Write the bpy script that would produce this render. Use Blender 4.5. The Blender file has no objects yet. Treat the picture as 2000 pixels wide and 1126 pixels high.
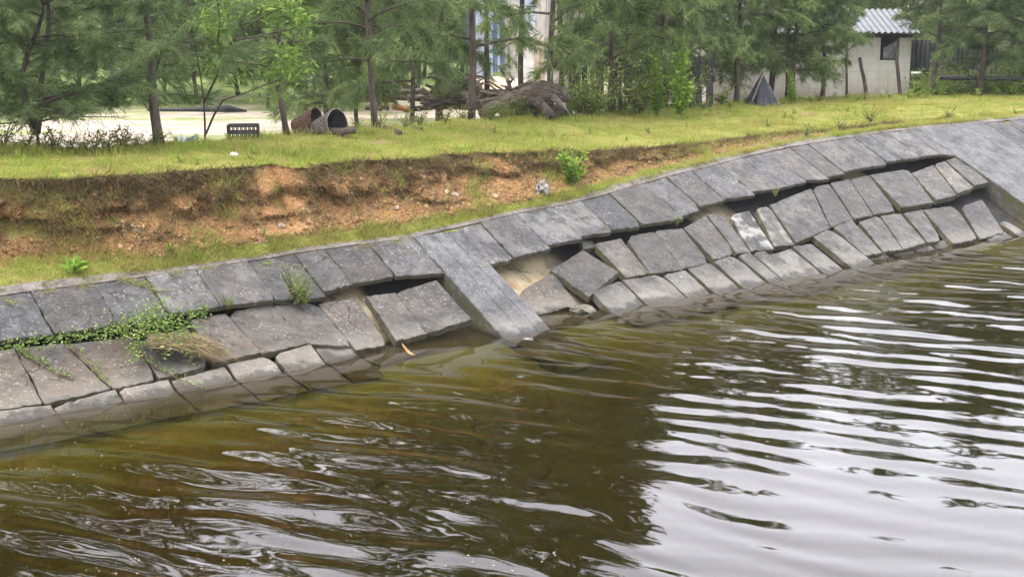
import bpy, math, random
import numpy as np
from mathutils import Vector, noise as mnoise

# ------------------------------------------------------------------ camera, sky, sun, exposure
SC = bpy.context.scene
COL = SC.collection
F, CH = 2600.0, 3.9                       # focal length in photo pixels, camera height over the water
PITCH = math.atan(563 / F)
cam = bpy.data.cameras.new('camera'); co = bpy.data.objects.new('camera', cam); COL.objects.link(co)
cam.sensor_width = 36; cam.lens = 36 * F / 2000; cam.clip_end = 2000; cam.clip_start = 0.1
co.location = (0, 0, CH); co.rotation_euler = (math.pi / 2 - PITCH, 0, 0)
SC.camera = co
SUN_EL, SUN_AZ, GLOW_AZ = math.radians(64), math.radians(-115), math.radians(25)      # azimuth measured clockwise from +Y
w = bpy.data.worlds.new('World'); SC.world = w; w.use_nodes = True
wn, wl = w.node_tree.nodes, w.node_tree.links
bg = wn['Background']
sky = wn.new('ShaderNodeTexSky'); sky.sky_type = 'NISHITA'; sky.sun_disc = False
sky.sun_elevation = SUN_EL; sky.sun_rotation = SUN_AZ; sky.dust_density = 3.0; sky.air_density = 1.0
hs = wn.new('ShaderNodeHueSaturation'); hs.inputs['Saturation'].default_value = 0.22
mx = wn.new('ShaderNodeMix'); mx.data_type = 'RGBA'; mx.inputs['Factor'].default_value = 0.85
tc = wn.new('ShaderNodeTexCoord'); dp = wn.new('ShaderNodeVectorMath'); dp.operation = 'DOT_PRODUCT'; wl.new(tc.outputs['Generated'], dp.inputs[0])
dp.inputs[1].default_value = (math.sin(GLOW_AZ) * math.cos(.45), math.cos(GLOW_AZ) * math.cos(.45), math.sin(.45))
mr = wn.new('ShaderNodeMapRange'); mr.interpolation_type = 'SMOOTHSTEP'; wl.new(dp.outputs['Value'], mr.inputs[0]); mr.inputs[1].default_value = -.3; mr.inputs[2].default_value = .95
cl = wn.new('ShaderNodeMix'); cl.data_type = 'RGBA'; wl.new(mr.outputs[0], cl.inputs[0])
cl.inputs[6].default_value = (11.5, 11.9, 12.8, 1); cl.inputs[7].default_value = (22.5, 22.6, 24.8, 1)   # white overcast, brightest where the cloud hides the sun
wl.new(cl.outputs[2], mx.inputs[7])
wl.new(sky.outputs[0], hs.inputs['Color']); wl.new(hs.outputs[0], mx.inputs[6]); wl.new(mx.outputs[2], bg.inputs[0])
bg.inputs[1].default_value = 0.13
sl = bpy.data.lights.new('sun', 'SUN'); so = bpy.data.objects.new('sun', sl); COL.objects.link(so)
sl.energy = 3.0; sl.angle = math.radians(35); sl.color = (1.0, 0.95, 0.86)
sd = Vector((math.sin(SUN_AZ) * math.cos(SUN_EL), math.cos(SUN_AZ) * math.cos(SUN_EL), math.sin(SUN_EL)))
so.rotation_euler = sd.to_track_quat('Z', 'Y').to_euler(); so.location = sd * 60
SC.view_settings.view_transform = 'Standard'; SC.view_settings.look = 'None'
SC.view_settings.exposure = 0.95; SC.view_settings.gamma = 1
SC.cycles.use_denoising = True
SC.cycles.max_bounces = 8; SC.cycles.transparent_max_bounces = 8; SC.cycles.sample_clamp_indirect = 6

# ------------------------------------------------------------------ survey helpers
CP, SP = math.cos(PITCH), math.sin(PITCH)
O = np.array([0, 0, CH])
def ray(px, py):
    x = (px - 1000) / F; y = -(py - 563) / F
    return np.array([x, CP + y * SP, -SP + y * CP])
def at_z(px, py, z):
    d = ray(px, py); return O + d * ((z - CH) / d[2])
def at_y(px, py, Y):
    d = ray(px, py); return O + d * (Y / d[1])
EDGE = math.radians(37.1); SLOPE = math.radians(26)
e = np.array([math.cos(EDGE), math.sin(EDGE), 0]); q = np.array([-e[1], e[0], 0])
up = q * math.cos(SLOPE) + np.array([0, 0, math.sin(SLOPE)])
nrm = np.cross(e, up)
_W = [(0, 822), (350, 765), (560, 735), (690, 690), (1075, 637), (1190, 605), (1390, 577), (1500, 552), (1690, 515), (1860, 487)]
_w = np.array([at_z(*p, 0) for p in _W])
_q = np.mean(_w @ q) - .22           # the upper face stands proud of the slumped slabs that meet the water
P0 = q * _q
def S(u, v, d=0.0): return P0 + e * u + up * v + nrm * d
def uvof(P): P = np.asarray(P); return P @ e, (P - P0) @ up
def on_slope(px, py, d=0.0):
    r = ray(px, py); t = ((P0 + nrm * d - O) @ nrm) / (r @ nrm); return O + r * t
def puv(px, py, d=0.0): return uvof(on_slope(px, py, d))
rng = np.random.default_rng(7)
R = random.Random(5)
def fbm(x, y, z=0.0, o=4): return mnoise.fractal(Vector((x, y, z)), 0.6, 2.1, o)

def vnoise(X, Y, s, seed):
    r_ = np.random.default_rng(seed); T = r_.uniform(-1, 1, (128, 128)); x = X * s + 500; y = Y * s + 500
    i = np.floor(x).astype(int); j = np.floor(y).astype(int); a = x - i; b = y - j; a = a * a * a * (a * (a * 6 - 15) + 10); b = b * b * b * (b * (b * 6 - 15) + 10)
    gt = lambda m, n: T[m % 128, n % 128]
    return (gt(i, j) * (1 - a) + gt(i + 1, j) * a) * (1 - b) + (gt(i, j + 1) * (1 - a) + gt(i + 1, j + 1) * a) * b

# ------------------------------------------------------------------ object helpers
def tag(o, label=None, cat=None, group=None, kind=None):
    if label: o['label'] = label
    if cat: o['category'] = cat
    if group: o['group'] = group
    if kind: o['kind'] = kind
    return o
def empty(name, loc, label=None, cat=None, group=None):
    o = bpy.data.objects.new(name, None); o.empty_display_size = .2; COL.objects.link(o); o.location = tuple(loc)
    return tag(o, label, cat, group)
def link(name, me, m, parent=None, loc=None):
    o = bpy.data.objects.new(name, me); COL.objects.link(o)
    if m: me.materials.append(m)
    if parent: o.parent = parent
    if loc is not None: o.location = tuple(loc)
    return o
def np_mesh(name, V, Fc, smooth=False):
    V = np.asarray(V, dtype=np.float32); Fc = np.asarray(Fc, dtype=np.int32); k = Fc.shape[1]
    me = bpy.data.meshes.new(name); me.vertices.add(len(V)); me.vertices.foreach_set('co', V.ravel())
    me.loops.add(Fc.size); me.loops.foreach_set('vertex_index', Fc.ravel())
    me.polygons.add(len(Fc)); me.polygons.foreach_set('loop_start', np.arange(len(Fc), dtype=np.int32) * k)
    if smooth: me.polygons.foreach_set('use_smooth', np.ones(len(Fc), dtype=bool))
    me.update(calc_edges=True); return me
class MB:
    def __init__(s): s.v = []; s.f = []
    def add(s, vs, fs):
        b = len(s.v); s.v += [tuple(map(float, p)) for p in vs]; s.f += [[i + b for i in f] for f in fs]
    def box(s, c, dx, dy, dz, ax=None):
        c = np.asarray(c, float)
        X, Y, Z = ax if ax is not None else (np.array([1., 0, 0]), np.array([0, 1., 0]), np.array([0, 0, 1.]))
        vs = [c + X * a * dx / 2 + Y * b * dy / 2 + Z * g * dz / 2 for a in (-1, 1) for b in (-1, 1) for g in (-1, 1)]
        s.add(vs, [(0, 1, 3, 2), (4, 6, 7, 5), (0, 4, 5, 1), (2, 3, 7, 6), (0, 2, 6, 4), (1, 5, 7, 3)])
    def tube(s, pts, rad, n=6, cap=True, rough=0.0, flat=1.0):
        pts = [np.asarray(p, float) for p in pts]; rings = []
        ref = np.array([0.3, 0.2, 1.0])
        for i, p in enumerate(pts):
            t = pts[min(i + 1, len(pts) - 1)] - pts[max(i - 1, 0)]; t = t / (np.linalg.norm(t) + 1e-9)
            a = np.cross(t, ref)
            if np.linalg.norm(a) < 0.15: a = np.cross(t, np.array([1., 0, 0]))
            a /= np.linalg.norm(a); b = np.cross(a, t)
            r = rad[i] if hasattr(rad, '__len__') else rad
            rings.append([p + (a * math.cos(k * 2 * math.pi / n) + b * math.sin(k * 2 * math.pi / n) * flat) * r * (1 + (R.uniform(-rough, rough) if rough else 0)) for k in range(n)])
        vs = [x for rg in rings for x in rg]
        fs = [(i * n + k, i * n + (k + 1) % n, (i + 1) * n + (k + 1) % n, (i + 1) * n + k) for i in range(len(pts) - 1) for k in range(n)]
        if cap: fs += [tuple(range(n))[::-1], tuple((len(pts) - 1) * n + k for k in range(n))]
        s.add(vs, fs)
    def mesh(s, name, smooth=False, origin=None):
        me = bpy.data.meshes.new(name); o = np.zeros(3) if origin is None else np.asarray(origin)
        me.from_pydata([tuple(np.asarray(p) - o) for p in s.v], [], s.f)
        if smooth: me.polygons.foreach_set('use_smooth', [True] * len(me.polygons))
        me.update(); return me
    def build(s, name, m, parent=None, loc=None, smooth=False):
        """vertices are given in world space when loc is set (it becomes the origin), else in the parent's space"""
        return link(name, s.mesh(name, smooth, loc), m, parent, loc)

# ------------------------------------------------------------------ materials
class G:
    def __init__(s, name, rough=0.85, spec=0.3):
        s.m = bpy.data.materials.new(name); s.m.use_nodes = True; s.t = s.m.node_tree
        s.b = s.t.nodes['Principled BSDF']; s.out = s.t.nodes['Material Output']
        s.b.inputs['Roughness'].default_value = rough; s.b.inputs['Specular IOR Level'].default_value = spec
        s._pos = None
    def n(s, ty, **kw):
        x = s.t.nodes.new('ShaderNode' + ty)
        for k, v in kw.items(): setattr(x, k, v)
        return x
    def L(s, a, b): s.t.links.new(a, b)
    def put(s, sock, v):
        if hasattr(v, 'links') or hasattr(v, 'is_linked'): s.L(v, sock)
        elif v is not None: sock.default_value = v
    @property
    def pos(s):
        if s._pos is None: s._pos = s.n('NewGeometry').outputs['Position']
        return s._pos
    def objco(s): return s.n('TexCoord').outputs['Object']
    def noise(s, scale, detail=5, rough=0.6, vec=None, dist=0.0):
        x = s.n('TexNoise'); s.put(x.inputs['Vector'], vec if vec is not None else s.pos)
        x.inputs['Scale'].default_value = scale; x.inputs['Detail'].default_value = detail; x.inputs['Roughness'].default_value = rough
        x.inputs['Distortion'].default_value = dist; return x.outputs[0]
    def vor(s, scale, vec=None, feature='F1'):
        x = s.n('TexVoronoi', feature=feature); s.put(x.inputs['Vector'], vec if vec is not None else s.pos); x.inputs['Scale'].default_value = scale; return x
    def scl(s, v, xyz, rot=None):
        x = s.n('Mapping'); s.L(v, x.inputs['Vector']); x.inputs['Scale'].default_value = xyz
        if rot: x.inputs['Rotation'].default_value = rot
        return x.outputs[0]
    def ramp(s, fac, stops):
        x = s.n('ValToRGB'); s.put(x.inputs[0], fac); cr = x.color_ramp
        while len(cr.elements) < len(stops): cr.elements.new(0.5)
        for el, (p, c) in zip(cr.elements, stops):
            el.position = p; el.color = (c, c, c, 1) if isinstance(c, (int, float)) else tuple(c) + (1,)
        return x.outputs[0]
    def rng(s, v, a, b, c=0.0, d=1.0):
        x = s.n('MapRange'); s.put(x.inputs[0], v)
        for i, k in enumerate((a, b, c, d)): s.put(x.inputs[1 + i], k)
        return x.outputs[0]
    def mix(s, f, a, b, mode='MIX'):
        x = s.n('Mix', data_type='RGBA', blend_type=mode); s.put(x.inputs[0], f)
        for i, c in ((6, a), (7, b)): s.put(x.inputs[i], tuple(c) + (1,) if isinstance(c, tuple) and len(c) == 3 else c)
        return x.outputs[2]
    def math(s, op, a, b=None):
        x = s.n('Math', operation=op); s.put(x.inputs[0], a); s.put(x.inputs[1], b); return x.outputs[0]
    def attr(s, name):
        x = s.n('Attribute', attribute_type='OBJECT'); x.attribute_name = name; return x.outputs['Fac']
    def island(s): return s.n('NewGeometry').outputs['Random Per Island']
    def zc(s):
        x = s.n('SeparateXYZ'); s.L(s.pos, x.inputs[0]); return x.outputs[2]
    def base(s, c): s.put(s.b.inputs['Base Color'], tuple(c) + (1,) if isinstance(c, tuple) and len(c) == 3 else c)
    def bump(s, h, strength=0.5, dist=0.02):
        x = s.n('Bump'); s.L(h, x.inputs['Height']); x.inputs['Strength'].default_value = strength; x.inputs['Distance'].default_value = dist
        s.L(x.outputs[0], s.b.inputs['Normal'])
    def leafy(s, col, trans=0.35):
        """opaque principled leaf plus light coming through it"""
        s.base(col); t = s.n('BsdfTranslucent'); s.put(t.inputs[0], col); mxs = s.n('MixShader'); mxs.inputs[0].default_value = trans
        s.L(s.b.outputs[0], mxs.inputs[1]); s.L(t.outputs[0], mxs.inputs[2]); s.L(mxs.outputs[0], s.out.inputs[0])

def slope_vec(g, su, sv):
    a = g.n('VectorMath', operation='DOT_PRODUCT'); g.L(g.pos, a.inputs[0]); a.inputs[1].default_value = tuple(e)
    b = g.n('VectorMath', operation='DOT_PRODUCT'); g.L(g.pos, b.inputs[0]); b.inputs[1].default_value = tuple(up)
    c = g.n('CombineXYZ'); g.L(g.math('MULTIPLY', a.outputs['Value'], su), c.inputs[0]); g.L(g.math('MULTIPLY', b.outputs['Value'], sv), c.inputs[1])
    return c.outputs[0]
def concrete(name, dark, light, brown=(.092, .064, .042), moss_side=True, streak=.55):
    g = G(name, 0.72, 0.35)
    big = g.noise(1.1, 6, .65); mid = g.noise(7, 8, .7); fine = g.noise(55, 4, .7)
    c = g.mix(g.rng(mid, .36, .64), dark, light)
    c = g.mix(g.rng(big, .35, .65, 0, .55), c, g.mix(.5, c, dark))
    st = g.noise(1.0, 5, .65, slope_vec(g, 9, 1.1))
    c = g.mix(g.math('MULTIPLY', g.rng(st, .50, .68), streak), c, (.018, .018, .02))
    c = g.mix(g.math('MULTIPLY', g.attr('brown'), g.rng(g.noise(2.3, 5, .6), .3, .62)), c, brown)
    spn = g.math('MULTIPLY', g.rng(g.noise(27, 2, .7), .575, .635), g.rng(g.noise(3.3, 4), .38, .60))
    c = g.mix(g.math('MULTIPLY', spn, .8), c, (.20, .185, .16))
    c = g.mix(g.rng(g.noise(21, 3, .7), .585, .66, 0, .75), c, (.011, .011, .011)); c = g.mix(g.rng(fine, .62, .75, 0, .6), c, (.014, .014, .014))
    cv_ = g.n('VectorMath', operation='ADD'); g.L(g.pos, cv_.inputs[0]); nv_ = g.n('TexNoise'); g.L(g.pos, nv_.inputs['Vector']); nv_.inputs['Scale'].default_value = 2.6; nv_.inputs['Detail'].default_value = 5
    sc_ = g.n('VectorMath', operation='SCALE'); g.L(nv_.outputs['Color'], sc_.inputs[0]); sc_.inputs['Scale'].default_value = .55; g.L(sc_.outputs[0], cv_.inputs[1])
    ck = g.math('MULTIPLY', g.rng(g.vor(1.15, cv_.outputs[0], 'DISTANCE_TO_EDGE').outputs[0], .012, .004), g.rng(g.noise(.9, 3), .5, .56))
    c = g.mix(ck, c, (.008, .008, .008))
    c = g.mix(g.math('MULTIPLY', g.rng(g.noise(2.0, 7, .75), .49, .64), .72), c, (.017, .0165, .016))
    wp = g.rng(g.noise(3.2, 7, .7), .47, .58)
    c = g.mix(g.math('MULTIPLY', wp, g.attr('white')), c, (.27, .26, .235))
    lm = g.n('HueSaturation'); g.L(c, lm.inputs['Color']); g.L(g.attr('lum'), lm.inputs['Value']); c = lm.outputs[0]
    z = g.math('ADD', g.zc(), g.rng(g.noise(6, 4), .3, .7, -.035, .035))
    band = g.math('MULTIPLY', g.rng(z, .03, .06), g.rng(z, .22, .09))
    c = g.mix(g.math('MULTIPLY', band, .40), c, (.17, .155, .13))
    c = g.mix(g.math('MULTIPLY', g.rng(z, .05, .015), .6), c, (.022, .02, .014)); c = g.mix(g.rng(z, .012, -.03, 0, .9), c, (.048, .036, .017))
    if moss_side:
        ng = g.n('NewGeometry'); sx = g.n('VectorMath', operation='DOT_PRODUCT'); g.L(ng.outputs['True Normal'], sx.inputs[0]); sx.inputs[1].default_value = tuple(nrm)
        sd_ = g.math('MULTIPLY', g.rng(sx.outputs['Value'], .6, .3), g.rng(g.noise(9, 5), .35, .6))
        c = g.mix(sd_, c, (.055, .05, .018))
    g.base(c)
    h = g.math('ADD', g.math('MULTIPLY', mid, .8), g.math('MULTIPLY', fine, .35)); h = g.math('SUBTRACT', h, g.math('MULTIPLY', g.rng(st, .55, .7), .4))
    g.bump(h, .75, .02); return g.m
M = {}
M['slab'] = concrete('upper_concrete', (.018, .018, .0195), (.070, .069, .071))
M['low'] = concrete('lower_concrete', (.019, .018, .0175), (.078, .073, .066))
M['rib'] = concrete('rib_concrete', (.042, .042, .045), (.105, .105, .11), streak=.45)
M['coping'] = concrete('coping_concrete', (.085, .072, .064), (.175, .15, .13), moss_side=False, streak=.2)

g = G('under_concrete', .8); c = g.mix(g.rng(g.noise(1.6, 5), .35, .65), (.20, .155, .085), (.33, .28, .18))
c = g.mix(g.rng(g.noise(1.0, 5, .7, slope_vec(g, 7, 1.2)), .56, .68), c, (.17, .06, .02))
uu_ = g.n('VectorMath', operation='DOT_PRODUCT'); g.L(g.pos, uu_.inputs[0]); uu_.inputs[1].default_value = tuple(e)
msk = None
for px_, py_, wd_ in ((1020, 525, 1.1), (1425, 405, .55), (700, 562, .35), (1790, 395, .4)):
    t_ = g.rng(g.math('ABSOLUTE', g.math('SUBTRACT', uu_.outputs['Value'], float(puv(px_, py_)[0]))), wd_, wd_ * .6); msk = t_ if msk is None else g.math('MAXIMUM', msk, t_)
c = g.mix(msk, (.010, .009, .008), c)  # near-black outside the tan spots: shade of the gaps put into the colour
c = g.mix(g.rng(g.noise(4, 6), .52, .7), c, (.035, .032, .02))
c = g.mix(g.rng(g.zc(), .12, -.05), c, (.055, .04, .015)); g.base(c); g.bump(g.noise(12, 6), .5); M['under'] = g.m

g = G('dirt', .95, .1)
dirt = g.mix(g.rng(g.noise(2.2, 6, .7), .3, .7), (.14, .07, .030), (.36, .195, .082))
dirt = g.mix(g.rng(g.noise(.9, 6, .7), .52, .66, 0, .7), dirt, (.06, .034, .017))
dirt = g.mix(g.rng(g.noise(16, 5, .7), .5, .68, 0, .8), dirt, (.05, .026, .013))
dirt = g.mix(g.rng(g.vor(28).outputs['Distance'], .32, .1, 0, .7), dirt, (.40, .27, .15))
gr = g.mix(g.rng(g.noise(3.5, 6, .7), .35, .65), (.14, .155, .03), (.24, .225, .055))
gr = g.mix(g.rng(g.noise(1.4, 5), .56, .66, 0, .8), gr, (.22, .15, .075))
at = lambda nm: (lambda x: (setattr(x, 'attribute_name', nm), x.outputs['Fac'])[1])(g.n('Attribute'))
c = g.mix(g.math('MULTIPLY', g.rng(g.math('ADD', at('humus'), g.rng(g.noise(4, 5), .3, .7, -.35, .35)), .35, .6), .8), dirt, (.07, .044, .024))
c = g.mix(g.math('MULTIPLY', g.rng(g.math('ADD', at('rut'), g.rng(g.noise(3, 5), .3, .7, -.3, .3)), .35, .8), .8), c, g.mix(g.rng(g.noise(11, 6, .7), .35, .65), (.30, .15, .06), (.50, .29, .14)))
c = g.mix(g.rng(g.math('ADD', at('cover'), g.rng(g.noise(4, 5), .3, .7, -.3, .3)), .4, .6), c, gr)
g.base(c); g.bump(g.math('ADD', g.noise(14, 8, .75), g.math('MULTIPLY', g.vor(26).outputs['Distance'], .6)), 1.0, .05); M['dyke'] = g.m

g = G('sand', .95, .1)
c = g.mix(g.rng(g.noise(.9, 5), .35, .65), (.27, .22, .175), (.36, .31, .255))
c = g.mix(g.rng(g.noise(.33, 5, .65, g.scl(g.pos, (1, 2.2, 1))), .50, .60), c, (.17, .19, .07))
c = g.mix(g.rng(g.noise(6, 5), .56, .7, 0, .6), c, (.15, .115, .08))
qq = g.n('VectorMath', operation='DOT_PRODUCT'); g.L(g.pos, qq.inputs[0]); qq.inputs[1].default_value = tuple(q)
c = g.mix(g.rng(g.math('ADD', qq.outputs['Value'], g.rng(g.noise(.25, 5), .3, .7, -5, 5)), 33, 38), c, g.mix(g.rng(g.noise(1.2, 5), .35, .65), (.10, .14, .035), (.17, .20, .06))); g.base(c); g.bump(g.noise(5, 6), .6, .06); M['sand'] = g.m

g = G('canal_mud', .95, .1); c = g.mix(g.rng(g.noise(.55, 4), .4, .66), (.14, .15, .064), (.165, .145, .064))
g.base(c); M['mud'] = g.m

def blades(name, a, b, dry, dryness, trans=.3, patch=None):
    g = G(name, .7, .2); i = g.island(); c = g.mix(i, a, b)
    if patch: c = g.mix(g.math('MULTIPLY', g.rng(g.noise(.75, 5, .65), .46, .62), .85), c, g.mix(i, patch[0], patch[1]))
    c = g.mix(g.rng(g.math('ADD', g.rng(g.noise(1.1, 4), .3, .7, -.25, .25), i), dryness, dryness + .25), c, dry); g.leafy(c, trans); return g.m
M['grass'] = blades('grass_blades', (.15, .215, .025), (.33, .39, .07), (.36, .25, .10), .66, .4, ((.28, .29, .06), (.42, .40, .13)))
M['dry'] = blades('dry_grass', (.11, .075, .032), (.27, .20, .09), (.05, .03, .016), .60)
M['trail'] = blades('trailing_grass', (.13, .16, .03), (.30, .30, .08), (.16, .10, .045), .6)
M['needle'] = blades('casuarina_needles', (.06, .105, .042), (.185, .245, .095), (.35, .41, .14), .80, .5)
M['needle2'] = blades('pale_casuarina_needles', (.07, .12, .045), (.21, .28, .10), (.39, .45, .15), .72, .5)
M['leaf'] = blades('bright_leaves', (.10, .19, .02), (.24, .36, .05), (.33, .38, .08), .82, .4)
M['sapling'] = blades('sapling_leaves', (.055, .115, .018), (.17, .26, .045), (.28, .36, .08), .80, .35)
M['leaf2'] = blades('dull_leaves', (.08, .13, .025), (.19, .25, .05), (.24, .18, .07), .74, .4)
M['vine'] = blades('vine_leaves', (.065, .12, .022), (.19, .26, .06), (.33, .36, .12), .74, .35)
M['straw'] = blades('dead_stems', (.10, .07, .036), (.24, .18, .095), (.05, .034, .018), .72, .1)

g = G('bark', .9, .15); c = g.mix(g.rng(g.noise(9, 6, .7, g.scl(g.pos, (1, 1, .35))), .35, .65), (.035, .026, .022), (.115, .09, .075)); g.base(c)
g.bump(g.noise(24, 6, .7, g.scl(g.pos, (1, 1, .3))), .8, .03); M['bark'] = g.m
g = G('grey_wood', .9, .15); c = g.mix(g.rng(g.noise(7, 7, .7, g.scl(g.objco(), (.35, 3, 3))), .38, .62), (.035, .027, .022), (.25, .215, .18))
c = g.mix(g.island(), c, g.mix(.45, c, (.13, .10, .085))); g.base(c); g.bump(g.noise(11, 7, .7, g.scl(g.objco(), (.35, 3, 3))), .9, .03); M['wood'] = g.m
g = G('cut_wood', .85, .15); g.base(g.mix(g.rng(g.noise(9, 5), .35, .65), (.25, .11, .045), (.50, .27, .12))); M['cut'] = g.m
g = G('drift_wood', .9, .15); dv = g.scl(g.objco(), (.5, 4, 4)); c = g.mix(g.rng(g.noise(7, 7, .75, dv), .38, .6), (.018, .014, .011), (.17, .14, .11)); c = g.mix(g.rng(g.noise(2.5, 5), .5, .65, 0, .6), c, (.07, .045, .03)); g.base(c); g.bump(g.noise(9, 8, .75, dv), 1.0, .06); M['drift'] = g.m
g = G('dark_timber', .9, .15); g.base(g.mix(g.rng(g.noise(6, 6, .7, g.scl(g.pos, (2, 2, .3))), .35, .7), (.025, .024, .024), (.075, .07, .07))); M['timber'] = g.m

def simple(name, a, b, scale=4, rough=.8, bump=.3, stretch=(1, 1, 1), spec=.3):
    g = G(name, rough, spec); n_ = g.noise(scale, 6, .65, g.scl(g.objco(), stretch)); g.base(g.mix(g.rng(n_, .35, .68), a, b)); g.bump(n_, bump, .02); return g.m
M['stone'] = simple('stone', (.20, .15, .10), (.42, .35, .26), 9)
M['palestone'] = simple('pale_stone', (.065, .056, .042), (.125, .112, .088), 12)
M['clod'] = blades('clods', (.10, .05, .022), (.25, .13, .055), (.30, .19, .10), .85, .0)
M['pebble'] = blades('pebbles', (.13, .07, .03), (.32, .20, .10), (.44, .34, .24), .88, .0)
def weave(name, a, b):
    g = G(name, .9, .15); uv = g.n('SeparateXYZ'); g.L(g.objco(), uv.inputs[0]); an_ = g.math('ARCTAN2', uv.outputs[1], uv.outputs[2]); st = g.math('SINE', g.math('MULTIPLY', an_, 26)); rg_ = g.math('SINE', g.math('MULTIPLY', uv.outputs[0], 150))
    k = g.math('MULTIPLY', st, rg_); c = g.mix(g.rng(g.noise(9, 6, .7, g.objco()), .35, .65), a, b); c = g.mix(g.rng(k, .1, -.6, 0, .75), c, (.025, .017, .013)); g.base(c); g.bump(k, .8, .02); return g.m
M['redweave'] = weave('red_brown_weave', (.09, .042, .03), (.24, .13, .095)); M['greyweave'] = weave('grey_weave', (.10, .085, .075), (.27, .245, .22))
M['dark'] = simple('inside_shade', (.012, .011, .011), (.03, .028, .026), 6)  # near-black colour standing in for shade inside the window and the baskets
M['crate'] = simple('dark_plastic', (.028, .028, .03), (.06, .06, .062), 8, .5)
M['white'] = simple('white_plastic', (.55, .54, .52), (.78, .78, .77), 7, .5)
M['offwhite'] = simple('dirty_plastic', (.14, .13, .12), (.30, .285, .265), 11, .6)
M['blue'] = simple('blue_plastic', (.03, .12, .42), (.08, .28, .68), 8, .5)
M['tarp'] = simple('dark_tarpaulin', (.014, .015, .02), (.042, .045, .058), 5, .7, .6)
M['greycloth'] = simple('grey_cloth', (.10, .10, .12), (.34, .33, .34), 9)
M['sheetblue'] = simple('blue_white_sheet', (.30, .36, .50), (.62, .66, .74), 1.6, .5, .2, (3, 3, .5))
M['deepblue'] = simple('deep_blue_sheet', (.075, .12, .25), (.17, .23, .40), 2.5, .5, .2, (3, 3, .5))
M['board'] = simple('pale_board', (.34, .32, .30), (.60, .57, .54), 2.2, .8, .3, (4, 4, .5))
M['beige'] = simple('beige_board', (.38, .30, .24), (.56, .47, .40), 2.2, .8, .3, (4, 4, .5))
M['iron'] = simple('grey_roof_iron', (.055, .056, .064), (.105, .106, .114), 1.4, .45, .2, (.4, 3, 3), .5)
M['rust'] = simple('dark_corrugated_iron', (.022, .024, .03), (.085, .083, .09), 2.0, .6, .3, (2, 2, .5))
g = G('whitewash', .9, .2); br = g.n('TexBrick'); g.L(g.scl(g.objco(), (1, 1, 1), (math.pi / 2, 0, 0)), br.inputs['Vector'])
br.inputs['Scale'].default_value = 1; br.inputs['Brick Width'].default_value = .45; br.inputs['Row Height'].default_value = .22; br.inputs['Mortar Size'].default_value = .008
for i_, cc in ((1, (.48, .455, .43, 1)), (2, (.52, .495, .465, 1)), (3, (.42, .40, .375, 1))): br.inputs[i_].default_value = cc
oz = g.n('SeparateXYZ'); g.L(g.objco(), oz.inputs[0])
c = g.mix(g.rng(g.noise(1.8, 6, .7), .5, .72, 0, .6), br.outputs[0], (.36, .31, .26))
c = g.mix(g.math('MULTIPLY', g.rng(oz.outputs[2], .9, .1), g.rng(g.noise(3, 5), .32, .58)), c, (.20, .15, .12)); c = g.mix(g.rng(g.noise(2.2, 6, .7, g.scl(g.objco(), (4, 4, .5))), .53, .68, 0, .5), c, (.22, .19, .17)); g.base(c); g.bump(g.noise(9, 6), .3, .02); M['wash'] = g.m
M['greywall'] = simple('grey_render', (.26, .23, .22), (.42, .38, .36), 1.5, .9, .3)
g = G('foam', .6); g.base((.34, .33, .28)); M['foam'] = g.m
g = G('dead_leaf', .6); g.base(g.mix(g.rng(g.noise(20, 4, .6, g.objco()), .35, .65), (.26, .10, .025), (.40, .23, .10))); M['deadleaf'] = g.m

g = G('murky_water'); nt = g.t.nodes; nt.remove(g.b)
gl = g.n('BsdfGlass'); gl.inputs['IOR'].default_value = 1.38; gl.inputs['Roughness'].default_value = 0.028; g.L(gl.outputs[0], g.out.inputs['Surface'])
va = g.n('VolumeAbsorption'); va.inputs['Color'].default_value = (.76, .71, .27, 1); va.inputs['Density'].default_value = 2.7; g.L(va.outputs[0], g.out.inputs['Volume']); M['water'] = g.m

# ------------------------------------------------------------------ dyke, sand, canal bed, water
COPE = [(-120, 584), (0, 569), (100, 556), (200, 544), (300, 530), (400, 515), (480, 504), (600, 484), (685, 473), (784, 461), (832, 451), (928, 430), (1000, 413), (1100, 394),
        (1159, 380), (1227, 360), (1284, 344), (1370, 323), (1460, 300), (1544, 282), (1629, 269), (1713, 256), (1797, 247), (1900, 238), (2000, 229), (2150, 218)]
cu = np.array([puv(*p) for p in COPE]); CU, CV = cu[:, 0], cu[:, 1]
def vT(u): return np.interp(u, CU, CV)
pxz = lambda x, tb: np.interp(x, [a for a, _ in tb], [b for _, b in tb])
ZS = [(-120, 1.97), (0, 1.97), (530, 1.90), (800, 1.82), (1000, 1.73), (1300, 1.59), (1480, 1.50), (1620, 1.50), (1800, 1.52), (2150, 1.52)]
TOPP = [(-120, 354), (0, 352), (100, 351), (250, 345), (400, 333), (500, 326), (530, 321), (545, 325), (575, 338), (600, 330), (640, 320), (700, 315), (830, 310), (930, 299), (1000, 302), (1080, 296), (1150, 297),
        (1220, 292), (1300, 287), (1400, 278), (1480, 268), (1560, 263), (1620, 262), (1713, 252), (1797, 243), (1900, 234), (2000, 225), (2150, 214)]
BASE = [(-120, 510), (0, 503), (150, 497), (300, 490), (450, 474), (540, 466), (620, 456), (700, 448), (800, 428), (860, 416), (950, 406), (1050, 388), (1150, 362), (1250, 337), (1350, 316), (1450, 297), (1550, 276), (1620, 267), (2150, 216)]
BACK = [(-120, 296), (0, 292), (310, 286), (600, 259), (740, 251), (920, 233), (1100, 226), (1300, 209), (1500, 198), (1700, 187), (2000, 181), (2150, 179)]
zTp = lambda x: np.interp(x, [p[0] for p in COPE], CV) * math.sin(SLOPE)
def curve(tb, zf):
    P = np.array([at_z(x, y, zf(x)) for x, y in tb]); return P @ e, P @ q - _q, P[:, 2]
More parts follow.
